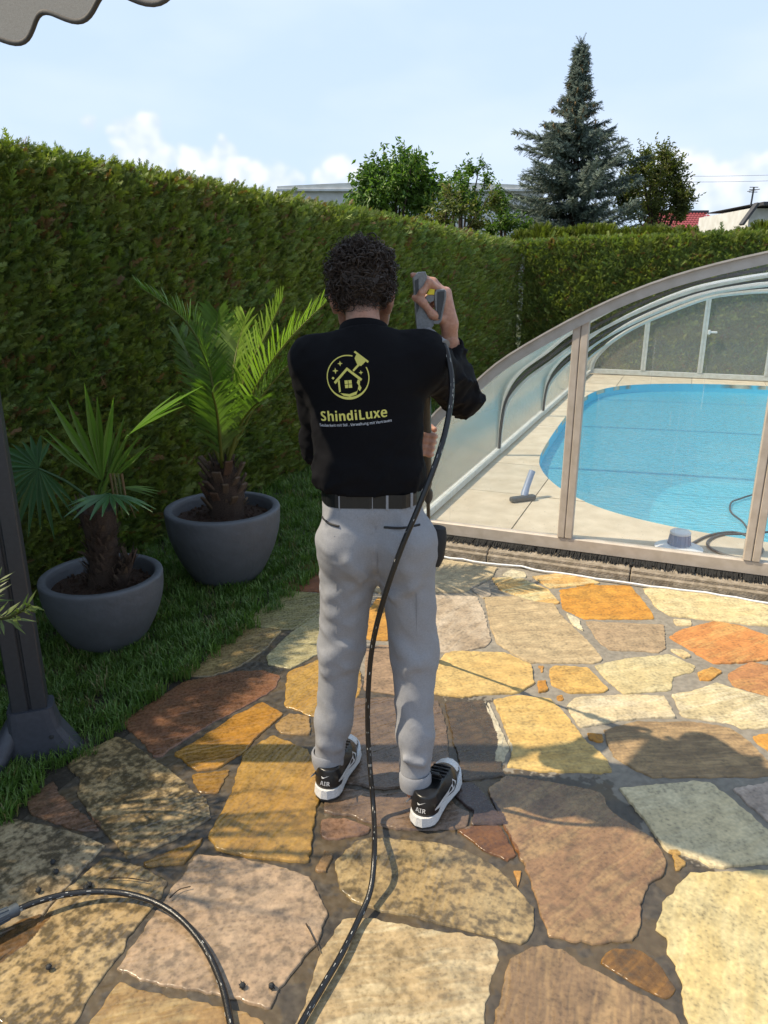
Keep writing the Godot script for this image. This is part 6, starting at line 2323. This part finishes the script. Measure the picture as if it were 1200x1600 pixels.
func march(F: Field, p: Vector3, d: Vector3) -> Vector3:
	var t := 0.0
	var idx := F.all()
	for k in 60:
		var q := F.dist(p + d * t, idx)
		if q < 0.0006: break
		t += q * 0.6
		if t > 0.9:
			t = 0.075
			break
	return p + d * t

func build_hair(root: Node3D) -> void:
	var r := RandomNumberGenerator.new()
	r.seed = 23
	var hc := W(-0.064, 1.588, 2.142)
	var cap := Field.new()
	cap.k = 0.03
	cap.bone(hc + Vector3(0, 0.004, 0.006), hc + Vector3(0, 0.012, -0.05), 0.081, 0.080)
	cap.bone(hc + Vector3(0, -0.052, 0.012), hc + Vector3(0, -0.02, 0.02), 0.058, 0.071)
	cap.has_fold = true
	cap.fold = func(p: Vector3) -> float:
		return n_fine.get_noise_3d(p.x * 1.6, p.y * 1.6, p.z * 1.6) * 0.008
	cap.has_cut = true
	cap.cut = func(p: Vector3) -> float:
		# hairline: low at the nape, above the ears, above the brow
		var q := p - hc
		return maxf(-0.092 - q.y + maxf(0.0, absf(q.x) - 0.055) * 1.2, (-q.z - 0.075) * 0.7 - q.y * 0.7)
	var mb := net(cap, hc - Vector3(0.13, 0.13, 0.16), hc + Vector3(0.13, 0.13, 0.12), 0.006)
	# curls
	for k in 1900:
		var d := Vector3(r.randfn(), r.randfn() + 0.35, r.randfn() + 0.25).normalized()
		if d.y < -0.66: continue
		if d.z < -0.75 and d.y < 0.2: continue
		var e := Vector3(0.089, 0.100, 0.100)
		var taper := clampf(1.0 + minf(d.y + 0.15, 0.0) * 0.24, 0.6, 1.0)
		var p := hc + Vector3(0, 0.006, -0.012) + d * e * taper * r.randf_range(0.92, 1.13)
		if d.y < 0.1 and d.z > -0.2:
			p = march(cap, hc + d * 0.17, -d) + d * r.randf_range(-0.002, 0.006)
		p += d * n_mid.get_noise_3d(d.x * 0.8, d.y * 0.8, d.z * 0.8) * 0.022
		var ax := d.cross(Vector3(r.randf_range(-1, 1), r.randf_range(-1, 1), r.randf_range(-1, 1))).normalized()
		var u := d
		var w := ax.cross(u)
		var rad := r.randf_range(0.005, 0.015)
		var path := PackedVector3Array()
		var ph := r.randf() * TAU
		var turns := r.randf_range(0.8, 1.7)
		for s in 13:
			var q := s / 12.0
			var an := ph + q * TAU * turns
			path.append(p + (u * cos(an) + w * sin(an)) * rad * (1.0 - 0.35 * q) + ax * (q - 0.5) * 0.022 + Vector3(0, -0.006 * q, 0))
		mb.tube(path, PackedFloat32Array([0.0012, 0.0014, 0.0015, 0.0015, 0.0015, 0.0015, 0.0015, 0.0014, 0.0013, 0.0012, 0.001, 0.0008, 0.0004]), 3, false)
	part("hair", mb, M.hair, root)
	# short clipped hair tapering out on the nape: fine flat strokes lying on the skin
	mb = MB.new()
	var hf := Field.new()
	hf.k = 0.022
	hf.bone(W(-0.052, 1.44, 2.055), W(-0.062, 1.530, 2.110), 0.047, 0.046)
	hf.bone(W(-0.064, 1.573, 2.125), W(-0.056, 1.563, 2.195), 0.074, 0.072)
	for k in 2600:
		var x := r.randf_range(-0.052, 0.052)
		var y := 1.545 - pow(r.randf(), 1.8) * 0.034 + absf(x) * 0.12
		var p := march(hf, Vector3(-0.062 + x, y, -1.85) - man_at, Vector3(0, 0, -1))
		var d := Vector3(r.randf_range(-0.3, 0.3), -0.95, 0.25).normalized()
		mb.tri(p - Vector3(0.00025, 0, -0.0003), p + Vector3(0.00025, 0, 0.0003), p + d * r.randf_range(0.002, 0.005))
	part("nape_hair", mb, M.hair, root)

func shoe(root: Node3D, heel: Vector3, yaw: float, L: float) -> void:
	# local axes: +z towards the heel, toe at -z; yaw turns the toe to the right
	var s := Node3D.new()
	s.name = "shoe"
	root.add_child(s, true)
	s.position = heel
	s.rotation.y = yaw
	# outline half widths along the foot: heel 0 .. toe 1
	var zs := [0.0, 0.03, 0.08, 0.16, 0.28, 0.42, 0.56, 0.70, 0.82, 0.91, 0.97, 1.0]
	var wl := [0.006, 0.026, 0.036, 0.040, 0.038, 0.037, 0.042, 0.048, 0.047, 0.040, 0.026, 0.006]
	var off := [0.0, 0.0, 0.0, 0.0, 0.001, 0.003, 0.005, 0.006, 0.004, 0.0, -0.003, -0.005]
	var layer := func(mbx: MB, y0: float, y1: float, g0: float, g1: float) -> void:
		var n := zs.size()
		var ring0 := []
		var ring1 := []
		for pass_ in 2:
			for k in n:
				var i := k if pass_ == 0 else n - 1 - k
				var sg := -1.0 if pass_ == 0 else 1.0
				var z: float = -zs[i] * L
				var spring := 0.012 * pow(maxf(0.0, zs[i] - 0.72) / 0.28, 2.0)
				ring0.append(Vector3(off[i] + sg * (wl[i] + g0), y0 + spring, z - signf(zs[i] - 0.5) * (g0 if zs[i] in [0.0, 1.0] else 0.0)))
				ring1.append(Vector3(off[i] + sg * (wl[i] + g1), y1 + spring, z - signf(zs[i] - 0.5) * (g1 if zs[i] in [0.0, 1.0] else 0.0)))
		var m := ring0.size()
		for k in m:
			var k2 := (k + 1) % m
			mbx.quad(ring0[k], ring1[k], ring1[k2], ring0[k2])
		for k in n - 1:
			mbx.quad(ring1[k], ring1[m - 1 - k], ring1[m - 2 - k], ring1[k + 1])
			mbx.quad(ring0[k], ring0[k + 1], ring0[m - 2 - k], ring0[m - 1 - k])
	var mb := MB.new()
	layer.call(mb, 0.0, 0.009, 0.003, 0.004)
	part("outsole", mb, M.shoe_outsole, s)
	mb = MB.new()
	layer.call(mb, 0.0092, 0.038, 0.0055, 0.0025)
	part("midsole", mb, M.shoe_white, s)
	# upper as a field
	var F := Field.new()
	F.k = 0.03
	F.bone(Vector3(0, 0.045, -0.045), Vector3(0, 0.085, -0.052), 0.037, 0.036)
	F.bone(Vector3(0, 0.05, -0.06), Vector3(0.004, 0.05, -0.17), 0.038, 0.043)
	F.bone(Vector3(0.0, 0.085, -0.10), Vector3(0.003, 0.065, -0.18), 0.03, 0.03)
	F.bone(Vector3(0.004, 0.046, -0.17), Vector3(0.002, 0.040, -L + 0.046), 0.046, 0.040, Vector3.UP, 1.25)
	F.has_cut = true
	F.cut = func(p: Vector3) -> float:
		return maxf(0.030 - p.y, p.y - 0.098 - 0.05 * (p.z + 0.06))
	part("upper", net(F, Vector3(-0.06, 0.02, -L - 0.01), Vector3(0.06, 0.13, 0.01), 0.004), M.shoe_black, s)
	# white toe box, laid over the upper
	var T := Field.new()
	T.k = 0.03
	T.bone(Vector3(0.004, 0.0475, -0.17), Vector3(0.002, 0.0415, -L + 0.046), 0.046, 0.040, Vector3.UP, 1.25)
	T.has_cut = true
	T.cut = func(p: Vector3) -> float:
		return maxf(0.050 - p.y, (p.z + 0.188))
	part("toe_box", net(T, Vector3(-0.06, 0.03, -L - 0.01), Vector3(0.06, 0.12, -0.15), 0.004), M.shoe_white, s)
	# white side sweep, both sides, tapering to the heel
	for sg in [-1.0, 1.0]:
		mb = MB.new()
		var up := [[-0.008, 0.078], [-0.05, 0.066], [-0.09, 0.058], [-0.125, 0.060], [-0.150, 0.070], [-0.160, 0.080]]
		var lo := [[-0.008, 0.073], [-0.05, 0.053], [-0.09, 0.042], [-0.125, 0.041], [-0.155, 0.046], [-0.175, 0.064]]
		var ru := []
		var rl := []
		for k in 6:
			ru.append(march(F, Vector3(sg * 0.12, up[k][1], up[k][0]), Vector3(-sg, 0, 0)) + Vector3(sg * 0.0015, 0, 0))
			rl.append(march(F, Vector3(sg * 0.12, lo[k][1], lo[k][0]), Vector3(-sg, 0, 0)) + Vector3(sg * 0.0015, 0, 0))
		for k in 5:
			if sg > 0: mb.quad(rl[k], ru[k], ru[k + 1], rl[k + 1])
			else: mb.quad(rl[k], rl[k + 1], ru[k + 1], ru[k])
		part("side_sweep", mb, M.shoe_white, s)
	# tongue and laces
	mb = MB.new()
	mb.bar(Vector3(0.003, 0.098, -0.125), Vector3(0.003, 0.130, -0.100), 0.044, 0.010, Vector3(0, 0.5, 1), 0.004)
	part("tongue", mb, M.shoe_black, s)
	mb = MB.new()
	for k in 4:
		var z := -0.135 - k * 0.018
		var a := march(F, Vector3(-0.026, 0.16, z), Vector3(0, -1, 0)) + Vector3(0, 0.002, 0)
		var b := march(F, Vector3(0.030, 0.16, z - 0.006), Vector3(0, -1, 0)) + Vector3(0, 0.002, 0)
		var c := march(F, Vector3(0.002, 0.16, z - 0.003), Vector3(0, -1, 0)) + Vector3(0, 0.004, 0)
		mb.tube(PackedVector3Array([a, c, b]), PackedFloat32Array([0.003]), 6)
	part("laces", mb, M.shoe_black, s)
	# heel mark
	mb = MB.new()
	var ts := text_tris("AIR", 0.014, true)
	for p in ts: mb.v.append(march(F, Vector3(p.x, 0.058 + p.y, 0.06), Vector3(0, 0, -1)) + Vector3(0, 0, 0.0008))
	for k in mb.v.size():
		mb.n.append(Vector3(0, 0, 1)); mb.t.append(Vector2.ZERO); mb.c.append(Color.WHITE); mb.i.append(k)
	# small sweep above the letters
	var q := []
	for w in [[-0.013, 0.080], [-0.010, 0.073], [-0.004, 0.0745], [0.014, 0.084], [-0.003, 0.078], [-0.008, 0.078]]:
		q.append(march(F, Vector3(w[0], w[1] , 0.06), Vector3(0, 0, -1)) + Vector3(0, 0, 0.001))
	mb.tri(q[0], q[5], q[1]); mb.tri(q[1], q[5], q[2]); mb.tri(q[5], q[4], q[2]); mb.tri(q[4], q[3], q[2])
	part("heel_mark", mb, M.shoe_white, s)

func text_tris(what: String, height: float, bold: bool) -> PackedVector2Array:
	# flat letters as triangles, centred, capital height given in metres
	var tm := TextMesh.new()
	var f := SystemFont.new()
	f.font_names = PackedStringArray(["Droid Sans"])
	if bold: f.font_weight = 700
	tm.font = f
	tm.font_size = 64
	tm.pixel_size = 0.01
	tm.depth = 0.0
	tm.text = what
	var arr := tm.get_mesh_arrays()
	var v: PackedVector3Array = arr[Mesh.ARRAY_VERTEX]
	var idx: PackedInt32Array = arr[Mesh.ARRAY_INDEX] if arr[Mesh.ARRAY_INDEX] != null else PackedInt32Array(range(v.size()))
	var k := height / 0.46
	var out := PackedVector2Array()
	for n in idx: out.append(Vector2(v[n].x, v[n].y) * k)
	return out

func finer(tris: PackedVector2Array, most: float) -> PackedVector2Array:
	# the same flat shape in triangles small enough to follow the cloth
	var todo := Array(tris)
	var out := PackedVector2Array()
	while todo.size():
		var c: Vector2 = todo.pop_back()
		var b: Vector2 = todo.pop_back()
		var a: Vector2 = todo.pop_back()
		var la := b.distance_to(c)
		var lb := a.distance_to(c)
		var lc := a.distance_to(b)
		if maxf(la, maxf(lb, lc)) <= most: out.append_array([a, b, c])
		elif la >= lb and la >= lc: todo.append_array([a, b, (b + c) * 0.5, a, (b + c) * 0.5, c])
		elif lb >= lc: todo.append_array([b, c, (a + c) * 0.5, b, (a + c) * 0.5, a])
		else: todo.append_array([c, a, (a + b) * 0.5, c, (a + b) * 0.5, b])
	return out

func build_print(root: Node3D) -> void:
	# logo and lettering printed across the shoulder blades; 2D in metres on the back, x right, y up
	var c := Vector3(-0.085, 1.265, 0.0)
	var turn := deg_to_rad(5.5)
	var stick := func(mb: MB, tris: PackedVector2Array, o: Vector2) -> void:
		for p in finer(tris, 0.006):
			var q := (p + o).rotated(turn)
			var s := march(shirt_field, Vector3(c.x + q.x, c.y + q.y, -1.62) - man_at, Vector3(0, 0, -1))
			mb.v.append(s + Vector3(0, 0, 0.0011))
			mb.n.append(Vector3(0, 0.1, 1).normalized()); mb.t.append(Vector2.ZERO); mb.c.append(Color.WHITE); mb.i.append(mb.v.size() - 1)
	var poly := func(pts: Array) -> PackedVector2Array:
		var pp := PackedVector2Array()
		for p in pts: pp.append(Vector2(p[0], p[1]))
		var out := PackedVector2Array()
		for n in Geometry2D.triangulate_polygon(pp): out.append(pp[n])
		return out
	var gold := MB.new()
	stick.call(gold, text_tris("ShindiLuxe", 0.0245, true), Vector2(0.004, -0.010))
	part("shirt_lettering", gold, M.print_gold, root)
	var white := MB.new()
	stick.call(white, text_tris("Sauberkeit mit Stil . Verwaltung mit Vertrauen", 0.0068, false), Vector2(0.006, -0.033))
	part("shirt_lettering", white, M.print_white, root)
	var logo := MB.new()
	var o := Vector2(0.0, 0.088)
	var R := 0.056
	var tris := PackedVector2Array()
	# ring, open where the squeegee crosses it and thicker at the foot
	for k in 60:
		var a0 := TAU * k / 60.0
		var a1 := TAU * (k + 1) / 60.0
		if a0 > 0.35 and a0 < 1.25: continue
		var t0 := 0.0028 + 0.004 * pow(maxf(0.0, -sin(a0)), 3.0)
		var t1 := 0.0028 + 0.004 * pow(maxf(0.0, -sin(a1)), 3.0)
		var p0 := Vector2(cos(a0), sin(a0)); var p1 := Vector2(cos(a1), sin(a1))
		tris.append_array([p0 * R, p1 * R, p1 * (R - t1), p0 * R, p1 * (R - t1), p0 * (R - t0)])
	# roof, walls, window
	tris.append_array(poly.call([[-0.034, -0.014], [-0.038, -0.009], [0.0, 0.026], [0.037, -0.006], [0.033, -0.011], [0.0, 0.018]]))
	tris.append_array(poly.call([[-0.027, -0.008], [-0.022, -0.004], [-0.022, -0.034], [-0.027, -0.036]]))
	tris.append_array(poly.call([[0.026, -0.006], [0.031, -0.010], [0.029, -0.020], [0.033, -0.028], [0.028, -0.036], [0.023, -0.030], [0.026, -0.022], [0.022, -0.014]]))
	tris.append_array(poly.call([[-0.024, -0.038], [0.0, -0.042], [0.020, -0.036], [0.024, -0.030], [0.018, -0.044], [0.0, -0.049], [-0.016, -0.045]]))
	for wx in [-0.0095, 0.0005]:
		for wy in [-0.026, -0.0155]:
			tris.append_array(poly.call([[wx, wy], [wx + 0.0085, wy], [wx + 0.0085, wy + 0.009], [wx, wy + 0.009]]))
	# squeegee
	tris.append_array(poly.call([[0.014, 0.018], [0.017, 0.014], [0.036, 0.030], [0.032, 0.034]]))
	tris.append_array(poly.call([[0.028, 0.030], [0.037, 0.026], [0.050, 0.036], [0.028, 0.056], [0.022, 0.046]]))
	tris.append_array(poly.call([[0.021, 0.061], [0.025, 0.064], [0.058, 0.036], [0.055, 0.032]]))
	# four pointed stars
	for st in [[-0.017, 0.036, 0.007], [-0.031, 0.019, 0.008], [0.035, 0.010, 0.006], [-0.039, 0.001, 0.004]]:
		var s: float = st[2]
		tris.append_array(poly.call([[st[0], st[1] + s], [st[0] + s * 0.25, st[1] + s * 0.25], [st[0] + s, st[1]], [st[0] + s * 0.25, st[1] - s * 0.25], [st[0], st[1] - s], [st[0] - s * 0.25, st[1] - s * 0.25], [st[0] - s, st[1]], [st[0] - s * 0.25, st[1] + s * 0.25]]))
	stick.call(logo, tris, o)
	part("shirt_emblem", logo, M.print_gold, root)

# ---------------------------------------------------------------- pressure washer lance and hoses
func lance_point(t: float) -> Vector3:
	return at_fwd(664, 524, 2.15).lerp(Vector3(0.205, 0.03, -2.86), t)

func slab_of(mb: MB, pts: Array, o: Vector3, f: float, thick: float, bev: float) -> void:
	# an outline given at the distance f, made solid: thick along the view axis with chamfered rims
	var poly := PackedVector2Array()
	for k in pts.size() / 2:
		poly.append(Vector2(620.0 + pts[k * 2] / 8.571, 400.0 + pts[k * 2 + 1] / 8.571))
	var area := 0.0
	for k in poly.size():
		var a := poly[k]
		var b := poly[(k + 1) % poly.size()]
		area += a.x * b.y - b.x * a.y
	if area < 0.0: poly.reverse()
	var small := inset(poly, bev)
	var lay := []
	for q in [[small, 0.0], [poly, 0.006], [poly, thick - 0.006], [small, thick]]:
		var row := []
		for p in q[0]:
			row.append(at_fwd(p.x, p.y, f) - o + Vector3(0, 0, -q[1]))
		lay.append(row)
	var m := poly.size()
	for j in 3:
		for k in m:
			var k2 := (k + 1) % m
			mb.quad(lay[j][k], lay[j][k2], lay[j + 1][k2], lay[j + 1][k])
	var tr := Geometry2D.triangulate_polygon(small)
	for k in tr.size() / 3:
		for e in [0, 3]:
			mb.tri(lay[e][tr[k * 3]], lay[e][tr[k * 3 + 1]], lay[e][tr[k * 3 + 2]])

func build_washer() -> void:
	var tip := lance_point(1.0)
	var root := thing("pressure_washer_gun", "grey pressure washer gun with yellow button and long lance held upright", "pressure washer", tip)
	var o := tip
	var f := 2.125
	var mb := MB.new()
	slab_of(mb, [215, 290, 285, 215, 385, 208, 405, 265, 400, 420, 372, 560, 385, 760, 470, 860, 500, 930, 430, 1000, 270, 1005, 250, 800], o, f, 0.046, 0.8)
	part("gun_body", mb, M.gun_grey, root)
	mb = MB.new()
	slab_of(mb, [500, 500, 530, 445, 640, 440, 665, 470, 665, 560, 602, 870, 565, 915, 390, 905, 380, 872, 488, 866, 522, 790, 508, 650], o, f + 0.004, 0.034, 0.9)
	part("hand_guard", mb, M.gun_grey, root)
	mb = MB.new()
	slab_of(mb, [548, 478, 640, 470, 640, 560, 585, 850, 540, 840], o, f - 0.002, 0.012, 0.6)
	part("guard_inlay", mb, M.gun_dark, root)
	mb = MB.new()
	slab_of(mb, [408, 500, 440, 432, 512, 432, 505, 520, 408, 520], o, f + 0.006, 0.024, 0.5)
	part("safety_button", mb, M.gun_yellow, root)
	mb = MB.new()
	slab_of(mb, [368, 570, 408, 524, 505, 524, 500, 600, 450, 625, 380, 600], o, f + 0.008, 0.024, 0.5)
	part("trigger", mb, M.gun_grey, root)
	mb = MB.new()
	slab_of(mb, [235, 330, 295, 300, 300, 700, 262, 780], o, f - 0.001, 0.012, 0.4)
	part("body_inlay", mb, M.gun_dark, root)
	# collar, grip tube, knob, thin lance, nozzle
	var d := (lance_point(1.0) - lance_point(0.0)).normalized()
	mb = MB.new()
	mb.tube(PackedVector3Array([at_fwd(664, 512, 2.145) - o, lance_point(0.0) - o, lance_point(0.03) - o, lance_point(0.05) - o]), PackedFloat32Array([0.019, 0.021, 0.020, 0.017]), 18)
	part("lance_collar", mb, M.gun_dark, root)
	mb = MB.new()
	mb.tube(PackedVector3Array([lance_point(0.05) - o, lance_point(0.1) - o, lance_point(0.36) - o, lance_point(0.375) - o]), PackedFloat32Array([0.0135, 0.0145, 0.0145, 0.009]), 18)
	part("lance_grip", mb, M.lance_tube, root)
	mb = MB.new()
	mb.tube(PackedVector3Array([lance_point(0.37) - o, lance_point(0.385) - o, lance_point(0.40) - o, lance_point(0.415) - o]), PackedFloat32Array([0.008, 0.017, 0.017, 0.009]), 16)
	part("coupling_nut", mb, M.gun_dark, root)
	mb = MB.new()
	mb.tube(PackedVector3Array([lance_point(0.40) - o, lance_point(0.95) - o]), PackedFloat32Array([0.0065]), 12)
	part("lance_tube", mb, M.lance_tube, root)
	mb = MB.new()
	mb.tube(PackedVector3Array([lance_point(0.93) - o, lance_point(0.94) - o, lance_point(0.985) - o, lance_point(0.995) - o]), PackedFloat32Array([0.009, 0.015, 0.015, 0.010]), 14)
	part("nozzle", mb, M.gun_dark, root)
	mb = MB.new()
	mb.tube(PackedVector3Array([lance_point(0.62) - o, lance_point(0.63) - o, lance_point(0.67) - o, lance_point(0.68) - o]), PackedFloat32Array([0.007, 0.012, 0.012, 0.007]), 14)
	part("coupling_nut", mb, M.gun_dark, root)
	# hose inlet at the side of the gun
	mb = MB.new()
	var h0 := at_fwd(668, 518, 2.10) - o
	var h1 := at_fwd(695, 540, 2.03) - o
	mb.tube(PackedVector3Array([h0, h0.lerp(h1, 0.2), h0.lerp(h1, 0.85), h1]), PackedFloat32Array([0.013, 0.0145, 0.0135, 0.0165]), 16)
	part("hose_inlet", mb, M.gun_grey, root)

func build_hoses() -> void:
	# hose from the gun down his back to the ground and off towards the camera
	var pts := []
	for q in [[690, 536, 2.035], [698, 550, 2.015], [706, 600, 1.975], [699, 660, 1.94], [682, 720, 1.89], [655, 790, 1.855], [625, 862, 1.842], [597, 945, 1.855], [581, 1015, 1.91], [575, 1090, 1.93], [575, 1150, 1.93], [579, 1210, 1.90], [584, 1270, 1.85]]:
		pts.append(at_fwd(q[0], q[1], q[2]))
	pts.append(on_ground(585, 1330, 0.09))
	pts.append(on_ground(579, 1390, 0.05))
	for q in [[560, 1437], [535, 1488], [508, 1535], [480, 1583], [455, 1630], [420, 1700], [380, 1800]]:
		pts.append(on_ground(q[0], q[1], 0.026))
	var path := spline(pts, 7)
	var mb := MB.new()
	mb.tube(path, PackedFloat32Array([0.0078]), 12)
	var root := thing("pressure_hose", "black high pressure hose hanging from the gun down to the flagstones", "hose", on_ground(560, 1437))
	var o := root.position
	for k in mb.v.size(): mb.v[k] -= o
	part("tube", mb, M.hose, root)
	print_marks(root, path, o, 0.0081, 70)
	# second hose, curving in from the bottom of the picture to its grey end piece
	pts = []
	for q in [[372, 1720, 0.026], [366, 1640, 0.026], [358, 1588, 0.026], [345, 1535, 0.026], [318, 1478, 0.026], [280, 1434, 0.028], [240, 1409, 0.030], [195, 1396, 0.034], [150, 1393, 0.040], [100, 1398, 0.046], [58, 1409, 0.050], [28, 1421, 0.052]]:
		pts.append(on_ground(q[0], q[1], q[2]))
	path = spline(pts, 7)
	mb = MB.new()
	mb.tube(path, PackedFloat32Array([0.0082]), 12)
	root = thing("coiled_hose", "black hose arching over the dirty near flagstones to a grey coupling", "hose", on_ground(280, 1434))
	o = root.position
	for k in mb.v.size(): mb.v[k] -= o
	part("tube", mb, M.hose, root)
	print_marks(root, path, o, 0.0085, 40)
	mb = MB.new()
	var a := on_ground(30, 1419, 0.052) - o
	var b := on_ground(-35, 1450, 0.05) - o
	var dir := (b - a)
	mb.tube(PackedVector3Array([a, a + dir * 0.04, a + dir * 0.1, a + dir * 0.25, a + dir * 0.6, b]), PackedFloat32Array([0.012, 0.0165, 0.0165, 0.0155, 0.018, 0.021]), 18)
	for k in 10:
		var an := TAU * k / 10.0
		var side := dir.normalized().cross(Vector3.UP).normalized()
		var up := side.cross(dir.normalized())
		var off := side * cos(an) + up * sin(an)
		mb.bar(a + dir * 0.25 + off * 0.0155, b + off * 0.021, 0.004, 0.004, off, 0.001)
	part("coupling", mb, M.coupling, root)

func print_marks(root: Node3D, path: PackedVector3Array, o: Vector3, rad: float, n: int) -> void:
	# worn pale dashes of the hose's printed line
	var r := RandomNumberGenerator.new()
	r.seed = 17
	var mb := MB.new()
	for k in n:
		var i := r.randi_range(4, path.size() - 3)
		var d := (path[i + 1] - path[i]).normalized()
		var side := d.cross(Vector3(0.3, 0.5, 1.0)).normalized()
		var off := (Vector3(0, 0.6, 0.9) + side * r.randf_range(-1.0, 1.0))
		off = (off - d * off.dot(d)).normalized()
		var w := off.cross(d).normalized() * r.randf_range(0.0004, 0.0011)
		var p := path[i] - o + off * (rad + 0.0002)
		var e := p + d * r.randf_range(0.004, 0.012)
		mb.quad(p - w, p + w, e + w, e - w)
	part("printed_dashes", mb, M.hose_print, root)
